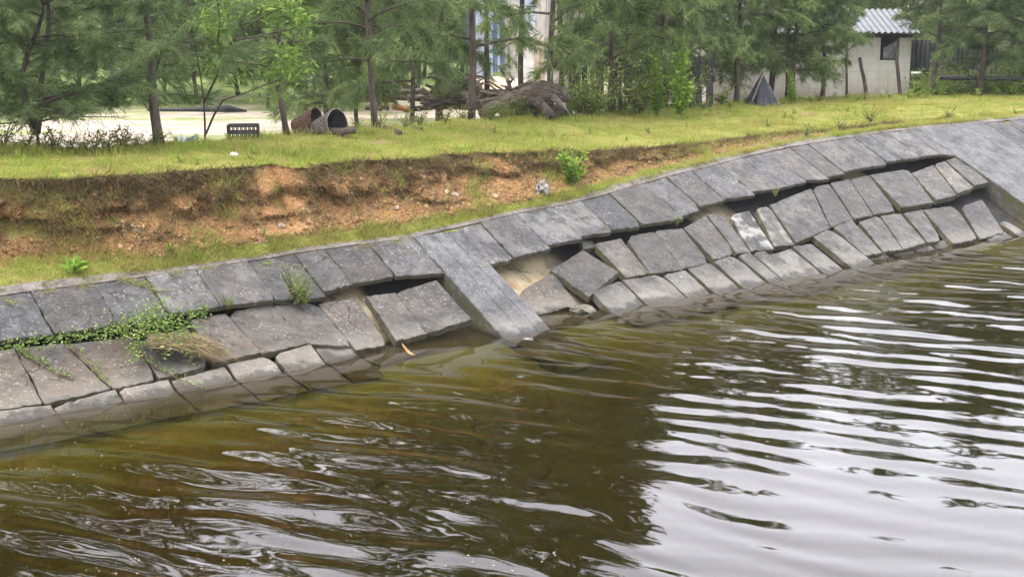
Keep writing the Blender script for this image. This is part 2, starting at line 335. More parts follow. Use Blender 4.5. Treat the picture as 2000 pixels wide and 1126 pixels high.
fu = lambda c_, u, k: np.interp(u, c_[0], c_[k])
cTop = curve(TOPP, lambda x: pxz(x, ZS)); cBack = curve(BACK, lambda x: pxz(x, ZS) + .03)
cBase = curve(BASE, lambda x: zTp(x) + .20 * max(pxz(x, ZS) - zTp(x), 0))
ZSAND = .93
def profile(u, fine=True):
    wt = float(vT(u)) * math.cos(SLOPE); zt = float(vT(u)) * math.sin(SLOPE)
    wb = max(float(fu(cBase, u, 1)), wt + .12); zb = max(float(fu(cBase, u, 2)), zt + .01)
    ws = max(float(fu(cTop, u, 1)), wb + .12); zs = max(float(fu(cTop, u, 2)), zb + .01)
    wk = max(float(fu(cBack, u, 1)), ws + 2.0); zk = float(fu(cBack, u, 2))
    H = zs - zb; k = min(1.0, H / .35); ws += k * (.16 * fbm(u * 1.1, 8) + .09 * fbm(u * 4.2, 3)); ws = max(ws, wb + .12)
    P = [(wt - .25, zt - .16), (wt - .02, zt - .03)]
    for i in range(1, 6):
        t = i / 6; P.append((wt + (wb - wt) * t, zt + .02 + (zb - zt - .02) * t ** 1.6 + .02 * fbm(u * 2, t * 2)))
    for i in range(0, 15):
        t = i / 14
        f_ = .68 * (t / .5) ** .9 if t < .5 else .68 + (t - .5) * .64 - .13 * math.sin(math.pi * (t - .5) / .5)
        n_ = (fbm(u * 1.7, t * 2.2, 3) * .24 + fbm(u * 5, t * 5, 9) * .13) * math.sin(math.pi * min(1, t * 1.05)) * k
        P.append((wb + (ws - wb) * f_ + n_ * .8, zb + H * t + n_ * .25))
    P.append((ws - .05 * k, zs + .015 + .02 * fbm(u * 3, 5)))
    for i in range(0, 16):
        t = i / 15; P.append((ws + (wk - ws) * t, zs + .02 + (zk - zs) * t + .045 * fbm(u * .9, ws + (wk - ws) * t * .9, 1) * (1 if i else .5)))
    P += [(wk + .5, zk - .12), (wk + 1.1, zk - .42), (wk + 2.0, ZSAND - .02), (wk + 2.8, ZSAND - .15)]
    return P
us = np.concatenate([np.linspace(-60, 1, 20), np.arange(1.2, 31, .07), np.linspace(31.2, 110, 25)])
prof = [profile(u) for u in us]; nc = len(prof[0])
V = np.array([[P0[0] * 0 + (q * (_q + w_) + e * u)[0], (q * (_q + w_) + e * u)[1], z_] for u, p in zip(us, prof) for w_, z_ in p])
Fq = np.array([(i * nc + j, (i + 1) * nc + j, (i + 1) * nc + j + 1, i * nc + j + 1) for i in range(len(us) - 1) for j in range(nc - 1)])
dme = np_mesh('dyke_ground', V, Fq, True)
cov = np.array([1, 1, 1, 1, .9, .75, .5] + [.15 * (j > 3) for j in range(13)] + [.1, .4, 1] + [1] * (nc - 23)); hum = np.array([0] * 7 + [0, 0, 0, 0, 0, 0, 0, .05, .15, .25, .45, .7, .9, 1, 1, .6] + [0] * (nc - 23))
urut = float(fu((np.array([p[0] for p in TOPP]), cTop[0]), 562, 1)); rut = np.clip(1.6 - np.abs(us - urut) / .33, 0, 1)
hv = np.outer(1 - rut, hum) * (.55 + .6 * np.clip(vnoise(us * 1.6, us * 0, 1, 71) + .55, 0, 1))[:, None]; cv = np.outer(np.ones(len(us)), cov); cv[:, 7:22] += .35 * np.clip(vnoise(us, us * 0, .9, 72) + .2, 0, 1)[:, None] * (us < urut)[:, None]
cv *= (1 - .8 * rut * 1.0)[:, None] if False else 1
rt = np.outer(rut, (np.arange(nc) > 6) & (np.arange(nc) < 23)).astype(float); cv = cv * (1 - .9 * rt)
for nm, a_ in (('cover', cv), ('humus', hv), ('rut', rt)): dme.attributes.new(nm, 'FLOAT', 'POINT').data.foreach_set('value', a_.astype(np.float32).ravel())
tag(link('dyke_ground', dme, M['dyke']), kind='structure')
PW = np.array([[w_ for w_, _ in p] for p in prof]); PZ = np.array([[z_ for _, z_ in p] for p in prof])
def surf(u, k):
    """a point of the dyke's profile: k is a fractional column index"""
    i = np.clip(np.searchsorted(us, u) - 1, 0, len(us) - 2); t = (u - us[i]) / (us[i + 1] - us[i]); j = np.clip(np.floor(k).astype(int), 0, nc - 2); s = k - j
    def g_(A): return (A[i, j] * (1 - t) + A[i + 1, j] * t) * (1 - s) + (A[i, j + 1] * (1 - t) + A[i + 1, j + 1] * t) * s
    w_, z_ = g_(PW), g_(PZ); return np.outer(_q + w_, q) + np.outer(u, e) + np.outer(z_, [0, 0, 1.])
def crest_z(P):
    u = float(P[0] * e[0] + P[1] * e[1]); w_ = float(P[0] * q[0] + P[1] * q[1] - _q)
    p = profile(u); ws_, zs_ = zip(*p[22:]); return float(np.interp(w_, ws_, zs_)) if w_ < ws_[-2] else ZSAND
us2 = np.concatenate([np.linspace(-400, -10, 5), np.arange(0, 32, 1.0), np.linspace(40, 500, 5)])
wk2 = np.array([profile(float(np.clip(u, -55, 105)))[-2][0] for u in us2]); wcols = [0, 3, 8, 14, 22, 34, 50, 80, 160, 420]
V = np.array([list((q * (_q + wk - .1 + c_) + e * u)[:2]) + [ZSAND + (.05 * fbm(u * .3, c_ * .3) if 0 < c_ < 60 else 0)] for u, wk in zip(us2, wk2) for c_ in wcols])
m_ = len(wcols)
tag(link('sand_ground', np_mesh('sand_ground', V, np.array([(i * m_ + j, (i + 1) * m_ + j, (i + 1) * m_ + j + 1, i * m_ + j + 1) for i in range(len(us2) - 1) for j in range(m_ - 1)]), True), M['sand']), kind='structure')

# canal bank under the slabs, going on below the water to the muddy bed
ub = np.concatenate([np.linspace(-60, 1, 8), np.arange(1.5, 31, .25), np.linspace(32, 110, 8)]); V = []
def bank_col(u):
    t = float(vT(u)); r = [S(u, t - .02, -.16), S(u, t - .2, -.2)]
    for i in range(12): v_ = t - .3 - (t + .5 - .3) * i / 11; r.append(S(u, v_, -.31 + .03 * fbm(u * 1.5, v_ * 2, 4)))
    z_ = -.55; r += [S(u, -1.2, -.31), S(u, -2.2, -.31)]; b = r[-1].copy(); r += [b - q * 3 - np.array([0, 0, .25]), b - q * 60 - np.array([0, 0, .3])]; return r
cols = [bank_col(u) for u in ub]; m_ = len(cols[0]); V = np.array([p for c_ in cols for p in c_])
bank = np_mesh('canal_bank', V, np.array([(i * m_ + j, i * m_ + j + 1, (i + 1) * m_ + j + 1, (i + 1) * m_ + j) for i in range(len(ub) - 1) for j in range(m_ - 1)]), True)
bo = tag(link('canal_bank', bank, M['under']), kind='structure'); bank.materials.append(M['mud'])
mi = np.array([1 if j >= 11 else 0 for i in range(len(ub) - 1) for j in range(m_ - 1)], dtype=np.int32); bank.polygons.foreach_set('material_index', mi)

# water: one closed body with real ripples on top
xs = np.concatenate([np.linspace(-60, -10, 8), np.arange(-8.0, 13.5, .030), np.linspace(15, 90, 10)])
ys = np.concatenate([np.linspace(-8, 6, 6), np.arange(7.2, 28.5, .030), np.linspace(30, 110, 10)])
X, Y = np.meshgrid(xs, ys)
wx = .55 * vnoise(X, Y, .45, 1) + .22 * vnoise(X, Y, 1.1, 2); wy = .55 * vnoise(X, Y, .45, 3) + .22 * vnoise(X, Y, 1.1, 4)
left = np.clip((2.0 - (X * .8 + (Y - 14) * .1)) / 5.0, 0, 1)          # rougher, swirling water on the left
Hh = np.zeros_like(X)
for ang, lam, A, wp in ((66, .42, .0042, .45), (57, .31, .0020, .5), (75, .56, .0040, .45), (49, .23, .0006, .4), (100, 1.2, .004, .5), (62, .80, .0062, .55), (74, .62, .0034, .6), (88, .17, .00038, .5), (38, .14, .00026, .5)):
    k = 2 * math.pi / lam; c_, s_ = math.cos(math.radians(ang)), math.sin(math.radians(ang)); wv = wp * (.50 + .25 * left)
    am = .55 + .9 * np.clip(vnoise(X, Y, .35, int(ang)) + .4, 0, 1)
    Hh += (.75 * left if lam in (.8, .62) else 1 - .45 * left if lam < .5 else 1) * A * 1.12 * am * np.sin(k * (c_ * (X + wv * wx) + s_ * (Y + wv * wy)) + ang)
sw = .011 * vnoise((X + wx) * .75 + Y * .2, Y + wy, .95, 11) + .0020 * vnoise(X + wx * 1.2, Y + wy * 1.2, 2.7, 12)
Hh += sw * (.10 + .35 * left)
Hh *= 1 - .72 * np.clip((X + .6) / 3.2, 0, 1) * np.clip((14.5 - Y + X * .25) / 3.5, 0, 1)
qd = X * q[0] + Y * q[1] - _q; Hh *= np.clip(-qd / 1.6, .12, 1)
inside = np.clip((X + 8) / 1, 0, 1) * np.clip((13.4 - X) / 1, 0, 1) * np.clip((Y - 7.2) / .5, 0, 1) * np.clip((28.3 - Y) / 1, 0, 1)
Hh *= inside
nx, ny = len(xs), len(ys); V = np.stack([X.ravel(), Y.ravel(), Hh.ravel()], 1)
idx = np.arange(nx * ny).reshape(ny, nx); Fq = np.stack([idx[:-1, :-1], idx[:-1, 1:], idx[1:, 1:], idx[1:, :-1]], -1).reshape(-1, 4)
rim = np.concatenate([idx[0, :-1], idx[:-1, -1], idx[-1, :0:-1], idx[:0:-1, 0]]); b0 = len(V); Vb = V[rim].copy(); Vb[:, 2] = -2.6
n_r = len(rim); i_ = np.arange(n_r); i2 = (i_ + 1) % n_r
Fs = np.stack([rim[i2], rim[i_], b0 + i_, b0 + i2], 1)
V = np.concatenate([V, Vb, [[xs[0], ys[0], -2.6], [xs[-1], ys[0], -2.6], [xs[-1], ys[-1], -2.6], [xs[0], ys[-1], -2.6]]])
Fb = np.array([[len(V) - 1, len(V) - 2, len(V) - 3, len(V) - 4]])
tag(link('canal_water', np_mesh('canal_water', V, np.concatenate([Fq, Fs, Fb]), True), M['water']), kind='structure')

# ------------------------------------------------------------------ concrete lining
def slab_obj(name, C, thick, m, lum=1.0, brown=0.0, white=0.0, chip=.014, N=12, seed=0, label=None, cat='concrete slab', group=None):
    """a cast slab between four corners (upper left, upper right, lower right, lower left): uneven face, chipped rounded rim, real thickness"""
    C = [np.asarray(c_) for c_ in C]; cen = sum(C) / 4; r = np.random.default_rng(1000 + seed)
    n_ = np.cross(C[1] - C[0], C[3] - C[0]); n_ /= np.linalg.norm(n_)
    if n_ @ nrm < 0: n_ = -n_
    def bil(s, t): return (C[0] * (1 - s) + C[1] * s) * (1 - t) + (C[3] * (1 - s) + C[2] * s) * t
    sx, sy = seed * 1.37, seed * 2.11; Vt, ring = [], []; bk = [(k_, r.uniform(.05, .12)) for k_ in (2, 3) + ((0, 1) if thick > .08 else ()) if r.uniform() < .25]
    for j in range(N + 1):
        for i in range(N + 1):
            s = .003 if i == 0 else .997 if i == N else (.03 if i == 1 else .97 if i == N - 1 else i / N)
            t = .003 if j == 0 else .997 if j == N else (.03 if j == 1 else .97 if j == N - 1 else j / N)
            p = bil(s, t); ed = i in (0, N) or j in (0, N)
            cx = chip * (fbm(sx + i * .9, sy + j * .9) + .8 * max(0, fbm(sx + i * .45 + 7, sy + j * .45)))
            dirc = (cen - p); dirc = dirc / (np.linalg.norm(dirc) + 1e-9)
            p = p + n_ * (.006 * fbm(sx + s * 3, sy + t * 3, 2))
            if ed: p = p + dirc * max(-.004, cx) - n_ * (.005 + .008 * abs(fbm(sx + i, sy + j, 5)))
            for k_, rb in bk:               # broken corners
                dc = np.linalg.norm(p - C[k_])
                if dc < rb: p = p + dirc * (rb - dc) * .45 - n_ * (rb - dc) * .30
            Vt.append(p - cen)
    W1 = N + 1; Fq = [(j * W1 + i, (j + 1) * W1 + i, (j + 1) * W1 + i + 1, j * W1 + i + 1) for j in range(N) for i in range(N)]
    rim = [i for i in range(N + 1)] + [j * W1 + N for j in range(1, N + 1)] + [N * W1 + i for i in range(N - 1, -1, -1)] + [j * W1 for j in range(N - 1, 0, -1)]
    b = len(Vt); k = len(rim)
    for q_ in rim: Vt.append(Vt[q_] - n_ * thick * (1 + .06 * fbm(sx + q_, 3)) + np.zeros(3))
    Fs = [(rim[i], rim[(i + 1) % k], b + (i + 1) % k, b + i) for i in range(k)]
    Fs = [f[::-1] if False else f for f in Fs]
    me = bpy.data.meshes.new(name); me.from_pydata([tuple(p) for p in Vt], [], Fq + Fs + [tuple(range(b + k - 1, b - 1, -1))]); me.update()
    o = link(name, me, m, None, cen); o['lum'] = lum; o['brown'] = brown; o['white'] = white
    return tag(o, label, cat, group)

# the upper row: still in place; its lower rim hangs over the slumped slabs. Each entry is the rim of one slab, left to right
UP_LEFT = [((-190, 692), (-100, 678)), ((-100, 678), (0, 665)), ((0, 664), (105, 650)), ((105, 652), (233, 633)), ((233, 634), (331, 614)), ((331, 613), (432, 598)), ((432, 597), (541, 586)), ((541, 585), (632, 578)),
           ((640, 568), (688, 554)), ((688, 553), (774, 540)), ((774, 539), (850, 534))]
UP_MID = [((955, 515), (1004, 504)), ((1004, 503), (1072, 485)), ((1073, 478), (1136, 466)), ((1137, 460), (1196, 452)), ((1198, 447), (1257, 440)), ((1257, 438), (1333, 427)), ((1335, 421), (1370, 408)),
          ((1371, 403), (1416, 390)), ((1416, 389), (1472, 381)), ((1472, 374), (1524, 367)), ((1524, 366), (1575, 354)), ((1575, 350), (1619, 349)), ((1621, 344), (1650, 337)), ((1650, 335), (1693, 327)),
          ((1693, 326), (1737, 320)), ((1737, 317), (1762, 311)), ((1762, 311), (1800, 307)), ((1800, 306), (1838, 301)), ((1838, 301), (1874, 304))]
def upper(rows, label, group, s0, ends):
    ed = [[puv(*a), puv(*b)] for a, b in rows]
    for i in range(len(ed) - 1): j_ = (ed[i][1][0] + ed[i + 1][0][0]) / 2; ed[i][1] = (j_, ed[i][1][1]); ed[i + 1][0] = (j_, ed[i + 1][0][1])
    for i in range(len(rows)):
        (ua, va), (ub_, vb) = ed[i]; h = .001
        if i == 0 and ends[0] is not None: ua = ends[0]
        if i == len(rows) - 1 and ends[1] is not None: ub_ = ends[1]
        sk = .03 * R.uniform(-1, 1)
        ta, tb = float(vT(ua)) - .06, float(vT(ub_)) - .06; dd = R.uniform(-.012, .006)
        slab_obj('concrete_slab', [S(ua + h, ta, dd), S(ub_ - h, tb, dd), S(ub_ - h, vb, dd + R.uniform(-.012, .006)), S(ua + h, va, dd)], .058, M['slab'], R.uniform(.74, 1.15), R.uniform(0, .35), R.uniform(0, .2), .018,
                 12, s0 + i, label, group=group)
u1a = (puv(853, 534)[0] + puv(995, 651)[0]) / 2; u1b = (puv(953, 518)[0] + puv(1076, 635)[0]) / 2
u2a = (puv(1876, 303)[0] + puv(2000, 404)[0]) / 2; u2b = puv(1953, 264)[0] + .1
upper(UP_LEFT, 'dark grey slab of the upright top row between the left picture edge and the near rib', 'top row slabs left of the near rib', 10, (None, u1a - .006))
upper(UP_MID, 'dark grey slab of the top row under the coping between the near rib and the far rib', 'top row slabs between the two ribs', 40, (u1b + .006, u2a - .006))

def strip(name, ua, ub_, vlo, vhi, d, thick, m, label, grooves=(), lum=1., seed=0, nv=40, white=.1, cat='concrete rib'):
    """a beam cast down the slope, with shallow board-mark grooves"""
    cs = [ua, ua + .012]; 
    for g_ in grooves: cs += [g_ - .012, g_, g_ + .012]
    cs += [(ua + ub_) / 2 + .03, ub_ - .012, ub_]; cs = sorted(cs); rows = []
    cen = S((ua + ub_) / 2, (vlo + vhi) / 2, d); mb = MB(); n_ = len(cs); Vt = []
    for j in range(nv + 1):
        v_ = vlo + (vhi - vlo) * j / nv
        for i, u in enumerate(cs):
            low = -.013 if any(abs(u - g_) < 1e-6 for g_ in grooves) else (-.012 if i in (0, n_ - 1) else 0)
            off = (.014 * fbm(v_ * 3.1, seed + i) if i in (0, 1) else .014 * fbm(v_ * 3.3, seed + 9 + i) if i >= n_ - 2 else 0)
            Vt.append(S(u + off, v_, d + low + .004 * fbm(u * 4, v_ * 3, seed)))
    Fq = [(j * n_ + i, j * n_ + i + 1, (j + 1) * n_ + i + 1, (j + 1) * n_ + i) for j in range(nv) for i in range(n_ - 1)]
    rim = list(range(n_)) + [j * n_ + n_ - 1 for j in range(1, nv + 1)] + [nv * n_ + i for i in range(n_ - 2, -1, -1)] + [j * n_ for j in range(nv - 1, 0, -1)]
    b = len(Vt); k = len(rim); Vt += [Vt[i] - nrm * thick for i in rim]
    Fs = [(rim[(i + 1) % k], rim[i], b + i, b + (i + 1) % k) for i in range(k)]
    mb.add(Vt, Fq + Fs + [tuple(range(b, b + k))]); o = mb.build(name, m, None, cen); o['lum'] = lum; o['brown'] = 0.; o['white'] = white
    return tag(o, label, cat)
strip('concrete_rib', u1a, u1b, -1.3, float(vT(u1a)) - .055, .004, .30, M['rib'], 'pale grey concrete rib running straight down into the water in the middle of the bank', (u1a + (u1b - u1a) * .42, u1a + (u1b - u1a) * .74), .98, 3)
strip('concrete_rib', u2a, u2b, -1.3, float(vT(u2a)) - .055, .004, .34, M['rib'], 'far concrete rib running down the bank at the right edge of the photo', (u2a + (u2b - u2a) * .35, u2a + (u2b - u2a) * .7), .92, 21)
uR = u2b + .01
for i in range(9):
    a, b = uR + i * .72, uR + i * .72 + .715
    slab_obj('concrete_slab', [S(a + .006, vT(a) - .06), S(b - .006, vT(b) - .06), S(b - .006, vT(b) - 1.75), S(a + .006, vT(a) - 1.75)], .1, M['slab'], R.uniform(.8, 1.0), .05, .1, .012, 12, 90 + i,
             'mossy dark slab right of the far rib at the right picture edge', group='slabs right of the far rib')
# coping along the grass
mb = MB(); uu = np.arange(CU[0], CU[-1], .11); rows = []
for u in uu:
    t = float(vT(u)); j1, j2 = .012 * fbm(u * 2.5, 1), .016 * fbm(u * 3, 5)
    rows.append([S(u, t - .062 + j1, -.08), S(u, t - .062 + j1, .002), S(u, t - .05 + j1, .006), S(u, t + .075 + j2, .004), S(u, t + .095 + j2, -.004), S(u, t + .095 + j2, -.10)])
mb.add([p for r_ in rows for p in r_], [(i * 6 + j, (i + 1) * 6 + j, (i + 1) * 6 + j + 1, i * 6 + j + 1) for i in range(len(rows) - 1) for j in range(5)])
o = mb.build('coping', M['coping'], None, S(14, vT(14))); o['lum'] = 1.; o['brown'] = .35; o['white'] = .1
tag(o, 'worn pinkish grey concrete coping between the grass and the top row of slabs', 'coping')

# slumped slabs: photo-surveyed corners (upper left, upper right, lower right, lower left), sinking of each corner, tone, brown, white, label
D, D3 = -.085, -.095
LOW = [
 ([(-75, 692), (27, 681), (80, 785), (-25, 800)], D, 1.0, .75, .1, 'brownish slab at the left picture edge under the trailing vine'),
 ([(33, 681), (122, 670), (213, 757), (87, 785)], D, 1.0, .75, .1, 'brown-grey slab with thin green runners lying across it'),
 ([(130, 672), (258, 658), (302, 740), (220, 756)], D, 1.05, .85, .1, 'brown slab right below the thick green vine clump'),
 ([(266, 668), (366, 640), (406, 712), (312, 736)], D, .8, .6, .1, 'slab buried under the brown dead stems of the vine'),
 ([(374, 624), (440, 612), (508, 685), (415, 706)], D, 1.1, .75, .15, 'pale brown slab just right of the dead vine stems'),
 ([(446, 611), (528, 593), (597, 668), (513, 689)], D, 1.05, .45, .2, 'wide grey slab left of the leafy weed growing in the crack'),
 ([(534, 596), (612, 588), (689, 675), (600, 668)], D, .95, .3, .15, 'grey slab directly below the leafy weed in the crack'),
 ([(622, 592), (694, 583), (756, 670), (695, 681)], [D, D, -.12, D], 1.0, .75, .1, 'speckled brown slab left of the wide mossy crack'),
 ([(717, 579), (771, 572), (831, 649), (775, 663)], [-.06, -.06, -.09, -.09], 1.1, .4, .2, 'light grey slab between the wide mossy crack and the raised dark slab'),
 ([(773, 572), (852, 548), (918, 621), (834, 649)], [-.06, -.01, -.01, -.09], .8, .25, .15, 'dark speckled slab lifted at its right side beside the near rib'),
 ([(-75, 808), (97, 791)], D3, 1.05, .6, .2, 'wet slab at the waterline in the lower left corner of the bank'),
 ([(105, 794), (224, 760)], D3, 1.05, .5, .35, 'second waterline slab from the left, with a long dark crack above it'),
 ([(231, 761), (327, 742)], D3, 1.15, .7, .3, 'pale waterline slab left of the forked dark crack'),
 ([(338, 744), (438, 716)], D3, 1.15, .7, .3, 'pale waterline slab just below the tips of the dead vine stems'),
 ([(446, 712), (527, 694)], D3, 1.2, .7, .35, 'pale brown waterline slab below the wide grey slab'),
 ([(538, 694), (606, 672)], D3, 1.2, .55, .35, 'pale slab in the waterline left of the narrow pointed slab'),
 ([(612, 673), (690, 681)], [-.15, -.13, -.22, -.15], 1.1, .4, .35, 'pointed slab dipping into the water below the speckled brown slab'),
 ([(1012, 572), (1080, 533), (1128, 594), (1046, 616)], [-.22, -.19, -.22, -.26], .85, .75, 0., 'brown slab fallen into the gap right beside the near rib'),
 ([(1078, 527), (1138, 488), (1206, 530), (1150, 577)], [-.17, -.14, -.03, -.07], .78, .2, .1, 'dark diamond-shaped slab tilted over the gap by the near rib'),
 ([(1136, 470), (1156, 470), (1160, 481), (1140, 486)], -.12, .8, .2, .1, 'small broken chunk of slab wedged under the top row'),
 ([(1161, 476), (1213, 466), (1266, 532), (1224, 540)], [-.09, -.1, -.1, -.08], 1.15, .5, .2, 'light weathered slab right of the tilted diamond slab'),
 ([(1224, 464), (1279, 451), (1331, 525), (1268, 532)], D, .85, .2, .15, 'dark slab right of the light weathered slab'),
 ([(1280, 451), (1333, 446), (1384, 511), (1333, 524)], D, .9, .15, .1, 'dark slab with a small green weed at its upper edge'),
 ([(1338, 445), (1379, 422), (1436, 493), (1394, 505)], D, .88, .2, .1, 'dark slab left of the narrow slab, with a tan gap above it'),
 ([(1383, 419), (1414, 420), (1465, 492), (1438, 492)], [-.08, -.1, -.1, -.08], .95, .2, .2, 'narrow upright slab left of the white-stained slab'),
 ([(1426, 421), (1463, 412), (1511, 484), (1467, 488)], [-.1, -.1, -.1, -.1], .75, .05, 1., 'dark slab with a big white cement patch at its foot'),
 ([(1478, 408), (1501, 402), (1550, 476), (1513, 479)], [-.08, -.1, -.11, -.09], 1.3, .2, .5, 'narrow light grey strip beside the white-stained slab'),
 ([(1505, 400), (1584, 368), (1620, 444), (1556, 472)], D, .78, .1, .35, 'large dark slab with a torn white lower corner'),
 ([(1588, 366), (1619, 359), (1664, 426), (1623, 442)], D, .85, .1, .1, 'smooth dark slab above the small yellowish cement lump'),
 ([(1623, 358), (1659, 350), (1704, 418), (1669, 426)], D, .88, .15, .15, 'speckled dark slab in the middle row, left of the far half'),
 ([(1662, 351), (1697, 342), (1750, 411), (1707, 417)], D, .9, .15, .1, 'dark slab left of the wide raised slab of the middle row'),
 ([(1701, 341), (1774, 330), (1823, 394), (1762, 404)], [-.08, -.08, -.02, -.04], .92, .1, .15, 'wide raised slab with a dark gap under its lower edge'),
 ([(1782, 338), (1823, 322), (1867, 379), (1829, 390)], [-.09, -.08, -.02, -.02], .95, .2, .15, 'raised slab right of the wide raised one'),
 ([(1826, 321), (1846, 315), (1900, 364), (1870, 377)], [-.07, -.06, -.02, -.02], 1.1, .5, .3, 'light brownish raised slab second from the far rib'),
 ([(1849, 313), (1874, 306), (1930, 355), (1903, 361)], [-.05, -.03, -.01, -.02], 1.05, .1, .1, 'smooth grey slab touching the far rib'),
 ([(1157, 568), (1213, 549)], [-.06, -.1, -.14, -.1], .8, .1, .3, 'dark slab with a mossy rim at the waterline, right of the stone'),
 ([(1218, 547), (1291, 536)], D3, 1.1, .25, .35, 'pale waterline slab below the light weathered slab'),
 ([(1297, 536), (1340, 529)], D3, 1.05, .2, .25, 'waterline slab below the right end of the dark slabs'),
 ([(1346, 525), (1386, 511)], D3, 1.0, .2, .2, 'waterline slab left of the curved dark crack'),
 ([(1395, 510), (1435, 498)], D3, .95, .1, .2, 'grey waterline slab right of the curved dark crack'),
 ([(1441, 497), (1467, 495)], D3, .95, .1, .15, 'narrow waterline slab below the narrow upright slab'),
 ([(1471, 495), (1494, 490)], D3, .95, .1, .4, 'waterline slab just below the big white patch'),
 ([(1498, 500), (1546, 486)], D3, .9, .15, .5, 'waterline slab spotted with yellowish cement lumps'),
 ([(1550, 482), (1586, 476)], D3, .85, .1, .3, 'dark bluish waterline slab below the torn white corner'),
 ([(1590, 462), (1623, 446)], D3, 1.0, .15, .35, 'waterline slab with a broken pale foot right of the bluish one'),
 ([(1630, 444), (1664, 429), (1722, 492), (1690, 497)], D3, .9, .1, .15, 'lower-row slab ending just above the waterline, below the speckled dark slab'),
 ([(1680, 434), (1716, 421), (1762, 485), (1726, 490)], D3, .95, .1, .15, 'second lower-row slab ending above the waterline'),
 ([(1721, 422), (1759, 417), (1806, 472), (1766, 485)], D3, .95, .15, .15, 'third lower-row slab above the waterline, below the wide raised slab'),
 ([(1767, 417), (1801, 409), (1838, 468), (1812, 471)], D3, 1.05, .1, .15, 'smooth light slab in the shade of the raised slabs'),
 ([(1805, 410), (1865, 402), (1909, 465), (1862, 475)], D3, .85, .3, .15, 'wide brown-stained slab second from the far end of the lower row'),
 ([(1878, 404), (1918, 390), (1960, 452), (1915, 467)], [-.15, -.1, -.1, -.15], .72, .1, .1, 'darkest slab at the far end of the lower row'),
 ([(1693, 505), (1727, 494)], -.18, 1.1, .2, .4, 'small pale fragment in the waterline, leftmost of the four'),
 ([(1738, 491), (1774, 483)], -.18, 1.1, .2, .4, 'small pale fragment in the waterline between two dark cracks'),
 ([(1780, 482), (1813, 476)], -.18, 1.1, .2, .4, 'third pale fragment in the waterline from the left'),
 ([(1819, 476), (1846, 469)], -.18, 1.2, .2, .4, 'pale fragment at the far end of the waterline row'),
 ([(1928, 468), (1962, 453), (1985, 468), (1950, 478)], -.12, 1.0, .2, .3, 'broken corner piece leaning at the foot of the darkest slab'),
 ([(1953, 434), (1966, 432), (2040, 476), (2022, 484)], -.10, 1.2, .2, .3, 'long light broken strip lying at the foot of the far rib'),
]
for i, (pc, d, lum, brn, wh, lab) in enumerate(LOW):
    dd = d if isinstance(d, list) else [d + R.uniform(-.007, .007) for _ in range(4)]
    if len(pc) == 2:
        a, b = on_slope(*pc[0], dd[0]), on_slope(*pc[1], dd[1]); (ua, va), (ub_, vb) = uvof(a), uvof(b)
        C = [a, b, S(ub_ + .01, min(vb - .7, -.42), dd[2]), S(ua - .01, min(va - .7, -.42), dd[3])]
    else: C = [on_slope(*p, dk) for p, dk in zip(pc, dd)]
    cc = sum(C) / 4; C = [p + (p - cc) / np.linalg.norm(p - cc) * .021 for p in C]
    slab_obj('concrete_slab', C, .09, M['low'], lum * R.uniform(.80, 1.04), brn, wh if wh > .9 else wh * .6, .016, 12, 200 + i, lab, group='slumped slabs of the lower bank')
for i, (uvs, lab) in enumerate([([(690, 690), (752, 676), (848, 700), (745, 745)], 'flat slab lying under the water below the mossy crack')]):
    slab_obj('concrete_slab', [on_slope(*p, -.2) for p in uvs], .09, M['low'], 1.2, .8, .2, .02, 12, 280 + i, lab, group='slumped slabs of the lower bank')

# ------------------------------------------------------------------ foliage builders
def tri_blades(P, Dv, L_, W_, side=None):
    """one thin triangle per blade"""
    n_ = len(P); Dv = Dv / np.linalg.norm(Dv, axis=1)[:, None]
    sd_ = np.cross(Dv, rng.normal(size=(n_, 3))) if side is None else side; sd_ /= (np.linalg.norm(sd_, axis=1)[:, None] + 1e-9)
    a = P - sd_ * (W_ / 2)[:, None]; b = P + sd_ * (W_ / 2)[:, None]; c_ = P + Dv * L_[:, None]
    return np.stack([a, b, c_], 1).reshape(-1, 3)
def tri_mesh(name, V): return np_mesh(name, V, np.arange(len(V)).reshape(-1, 3))
def leaf_quads(P, Dv, L_, W_):
    n_ = len(P); Dv = Dv / np.linalg.norm(Dv, axis=1)[:, None]; sd_ = np.cross(Dv, rng.normal(size=(n_, 3)) + np.array([0, 0, 1.5])); sd_ /= (np.linalg.norm(sd_, axis=1)[:, None] + 1e-9)
    mid = P + Dv * (L_ * .5)[:, None]; tip = P + Dv * L_[:, None] - np.array([0, 0, 1]) * (L_ * .15)[:, None]
    return np.stack([P, mid + sd_ * (W_ / 2)[:, None], tip, mid - sd_ * (W_ / 2)[:, None]], 1).reshape(-1, 3)
def quad_mesh(name, V): return np_mesh(name, V, np.arange(len(V)).reshape(-1, 4))

# grass on the dyke
def in_view_u(n_, a=1.6, b=29.5): return rng.uniform(a, b, n_)
def grass_part(n_, k0, k1, h, wd, tilt=.55, pw=1.0, clump=None):
    u = in_view_u(n_); k = k0 + (k1 - k0) * rng.uniform(0, 1, n_) ** pw
    P = surf(u, k); cl = vnoise(P[:, 0], P[:, 1], 2.3, 31) * .5 + .5 * vnoise(P[:, 0], P[:, 1], 6, 32)
    keep = rng.uniform(-1.1, .7, n_) < cl * 1.3 + .2
    if clump is not None: keep &= cl > clump
    if k0 >= KT - 1: keep &= vnoise(P[:, 0], P[:, 1], 1.0, 35) + .5 * vnoise(P[:, 0], P[:, 1], 3.1, 36) > -.62 + .35 * (rng.uniform(0, 1, n_) < .2)
    P = P[keep]; cl = cl[keep]; m = len(P)
    Dv = np.stack([rng.normal(0, tilt, m), rng.normal(0, tilt, m), np.ones(m)], 1)
    return tri_blades(P - np.array([0, 0, .008]), Dv, h * rng.uniform(.45, 1.3, m) * (1 + .45 * cl), wd * rng.uniform(.7, 1.4, m))
